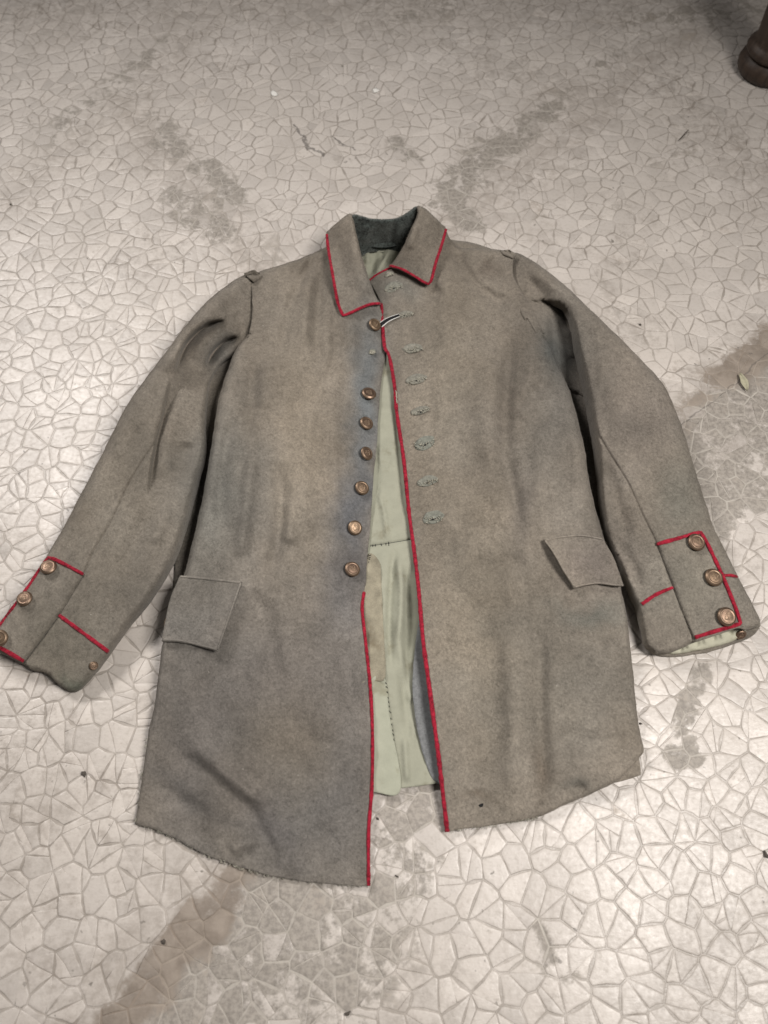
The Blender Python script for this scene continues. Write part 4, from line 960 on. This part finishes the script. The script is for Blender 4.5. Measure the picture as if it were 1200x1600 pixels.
lathe('leg', [(.044, .034), (.049, .038), (.051, .044), (.049, .050), (.044, .054), (.041, .060), (.042, .075), (.045, .12), (.046, .20), (.044, .30), (.040, .42), (.038, .50), (.046, .53), (.046, .55), (.04, .57), (.04, .64)], M['wood'], table)
def boxm(name, c, s, mat, parent, bev=.004):
    import bmesh
    bm = bmesh.new(); bmesh.ops.create_cube(bm, size=1.0); bmesh.ops.scale(bm, vec=s, verts=bm.verts); bmesh.ops.translate(bm, vec=c, verts=bm.verts)
    bmesh.ops.bevel(bm, geom=bm.edges[:], offset=bev, segments=2, affect='EDGES'); me = bpy.data.meshes.new(name); bm.to_mesh(me); bm.free(); return link(name, me, mat, parent, False)
boxm('table_top', (.38, .42, .725), (.95, 1.05, .03), M['wood'], table)
boxm('apron', (.38, .0, .66), (.80, .022, .10), M['wood'], table, .002)
boxm('apron', (.0, .42, .66), (.022, .80, .10), M['wood'], table, .002)

# ------------------------------------------------------------------ small things lying on the floor
def plain(name, c, rough=.8, n=.3):
    m = Mat(name, rough, .3); g = m.noise(300, 3); m.color(m.mix(1.0, c, grey(m, (g - .5) * (2 * n) + 1.0), 'MULTIPLY')); return m.m
M['leaf'] = plain('dry_green_leaf', (.36, .34, .245)); M['twig'] = plain('dark_twig', (.075, .06, .05)); M['chip'] = plain('white_paint_chip', (.74, .72, .68), .6, .1); M['dirt'] = plain('dark_dirt', (.075, .064, .054))
def leaf():
    a = at(1154, 586); b = at(1166, 613); ax = (b - a); L = np.linalg.norm(ax); ax = ax / L; sd = np.array([-ax[1], ax[0], 0]); V = []; F = []; n = 9
    for i in range(n):
        t = i / (n - 1); w = .0040 * math.sin(math.pi * min(1, t * .97 + .03)) ** .8 * (1.25 if t > .4 else 1)
        for j, s in enumerate((-1, -.5, 0, .5, 1)):
            p = a + ax * L * t + sd * (w * s) + np.array([0, 0, .0022 + .0035 * abs(s) * (1 if s > 0 else .35) + .0015 * math.sin(t * 3)]); V.append(p)
    for i in range(n - 1):
        for j in range(4): q = i * 5 + j; F.append((q, q + 1, q + 6, q + 5))
    me = bpy.data.meshes.new('fallen_leaf'); me.from_pydata([tuple(v) for v in V], [], F); me.update(); o = link('fallen_leaf', me, M['leaf']); sm = o.modifiers.new('thickness', 'SOLIDIFY'); sm.thickness = .0005
    tag(o, 'small pale green dry leaf lying by the brown stain', 'leaf')
leaf()
tw = tube('twig', at(np.array([1060, 1066, 1071, 1076]), np.array([220, 214, 208, 203]), .0016), np.array([.0007, .0011, .0011, .0006]), M['twig'])
tag(tw, 'tiny dark twig on the floor below the table leg', 'twig')
def crumb(name, px, py, s, mat, label, cat, group=None, seed=0, flat=.35):
    import bmesh
    bm = bmesh.new(); bmesh.ops.create_icosphere(bm, subdivisions=2, radius=1.0); c = at(px, py, 0); r2 = random.Random(seed * 7 + int(px)); ph = [r2.uniform(0, 6) for _ in range(4)]
    for v in bm.verts:
        k = 1 + .28 * math.sin(v.co.x * 3.1 + ph[0]) + .22 * math.sin(v.co.y * 4.3 + ph[1]) + .15 * math.sin(v.co.z * 5 + v.co.x * 4 + ph[2]); a = ph[3]
        x, y, z = v.co.x * k * s * 1.25, v.co.y * k * s * .8, v.co.z * k * s * flat; v.co = (x * math.cos(a) - y * math.sin(a), x * math.sin(a) + y * math.cos(a), z + s * flat)
    me = bpy.data.meshes.new(name); bm.to_mesh(me); bm.free(); o = link(name, me, mat); o.location = tuple(c); tag(o, label, cat, group); return o
crumb('paint_chip', 428, 146, .0065, M['chip'], 'white paint chip left of the pair above the collar', 'paint chip', 'white paint chips', 1, .12)
crumb('paint_chip', 587, 142, .0062, M['chip'], 'white paint chip right of the pair above the collar', 'paint chip', 'white paint chips', 2, .12)
for i, (x, y, s, lab) in enumerate([(132, 1210, .0042, 'dark dirt crumb on the floor left of the grey skirt'), (590, 1279, .0022, 'tiny black crumb between the two skirt ends'), (1001, 1131, .0022, 'tiny black crumb beside the right skirt edge'),
                                    (1196, 1335, .0036, 'dark dirt crumb at the right edge of the floor'), (544, 1583, .0032, 'dark dirt crumb at the bottom edge of the floor'), (620, 1369, .0018, 'tiny black crumb just below the piped skirt corner'),
                                    (1000, 508, .0026, 'tiny dark crumb on the floor beside the right sleeve'), (256, 1472, .0032, 'dark dirt crumb on the brown floor stain'), (17, 320, .0024, 'tiny dark crumb at the upper left edge')]):
    crumb('dirt_crumb', x, y, s * .72, M['dirt'], lab, 'crumb', 'dark crumbs on the floor', i, .6)
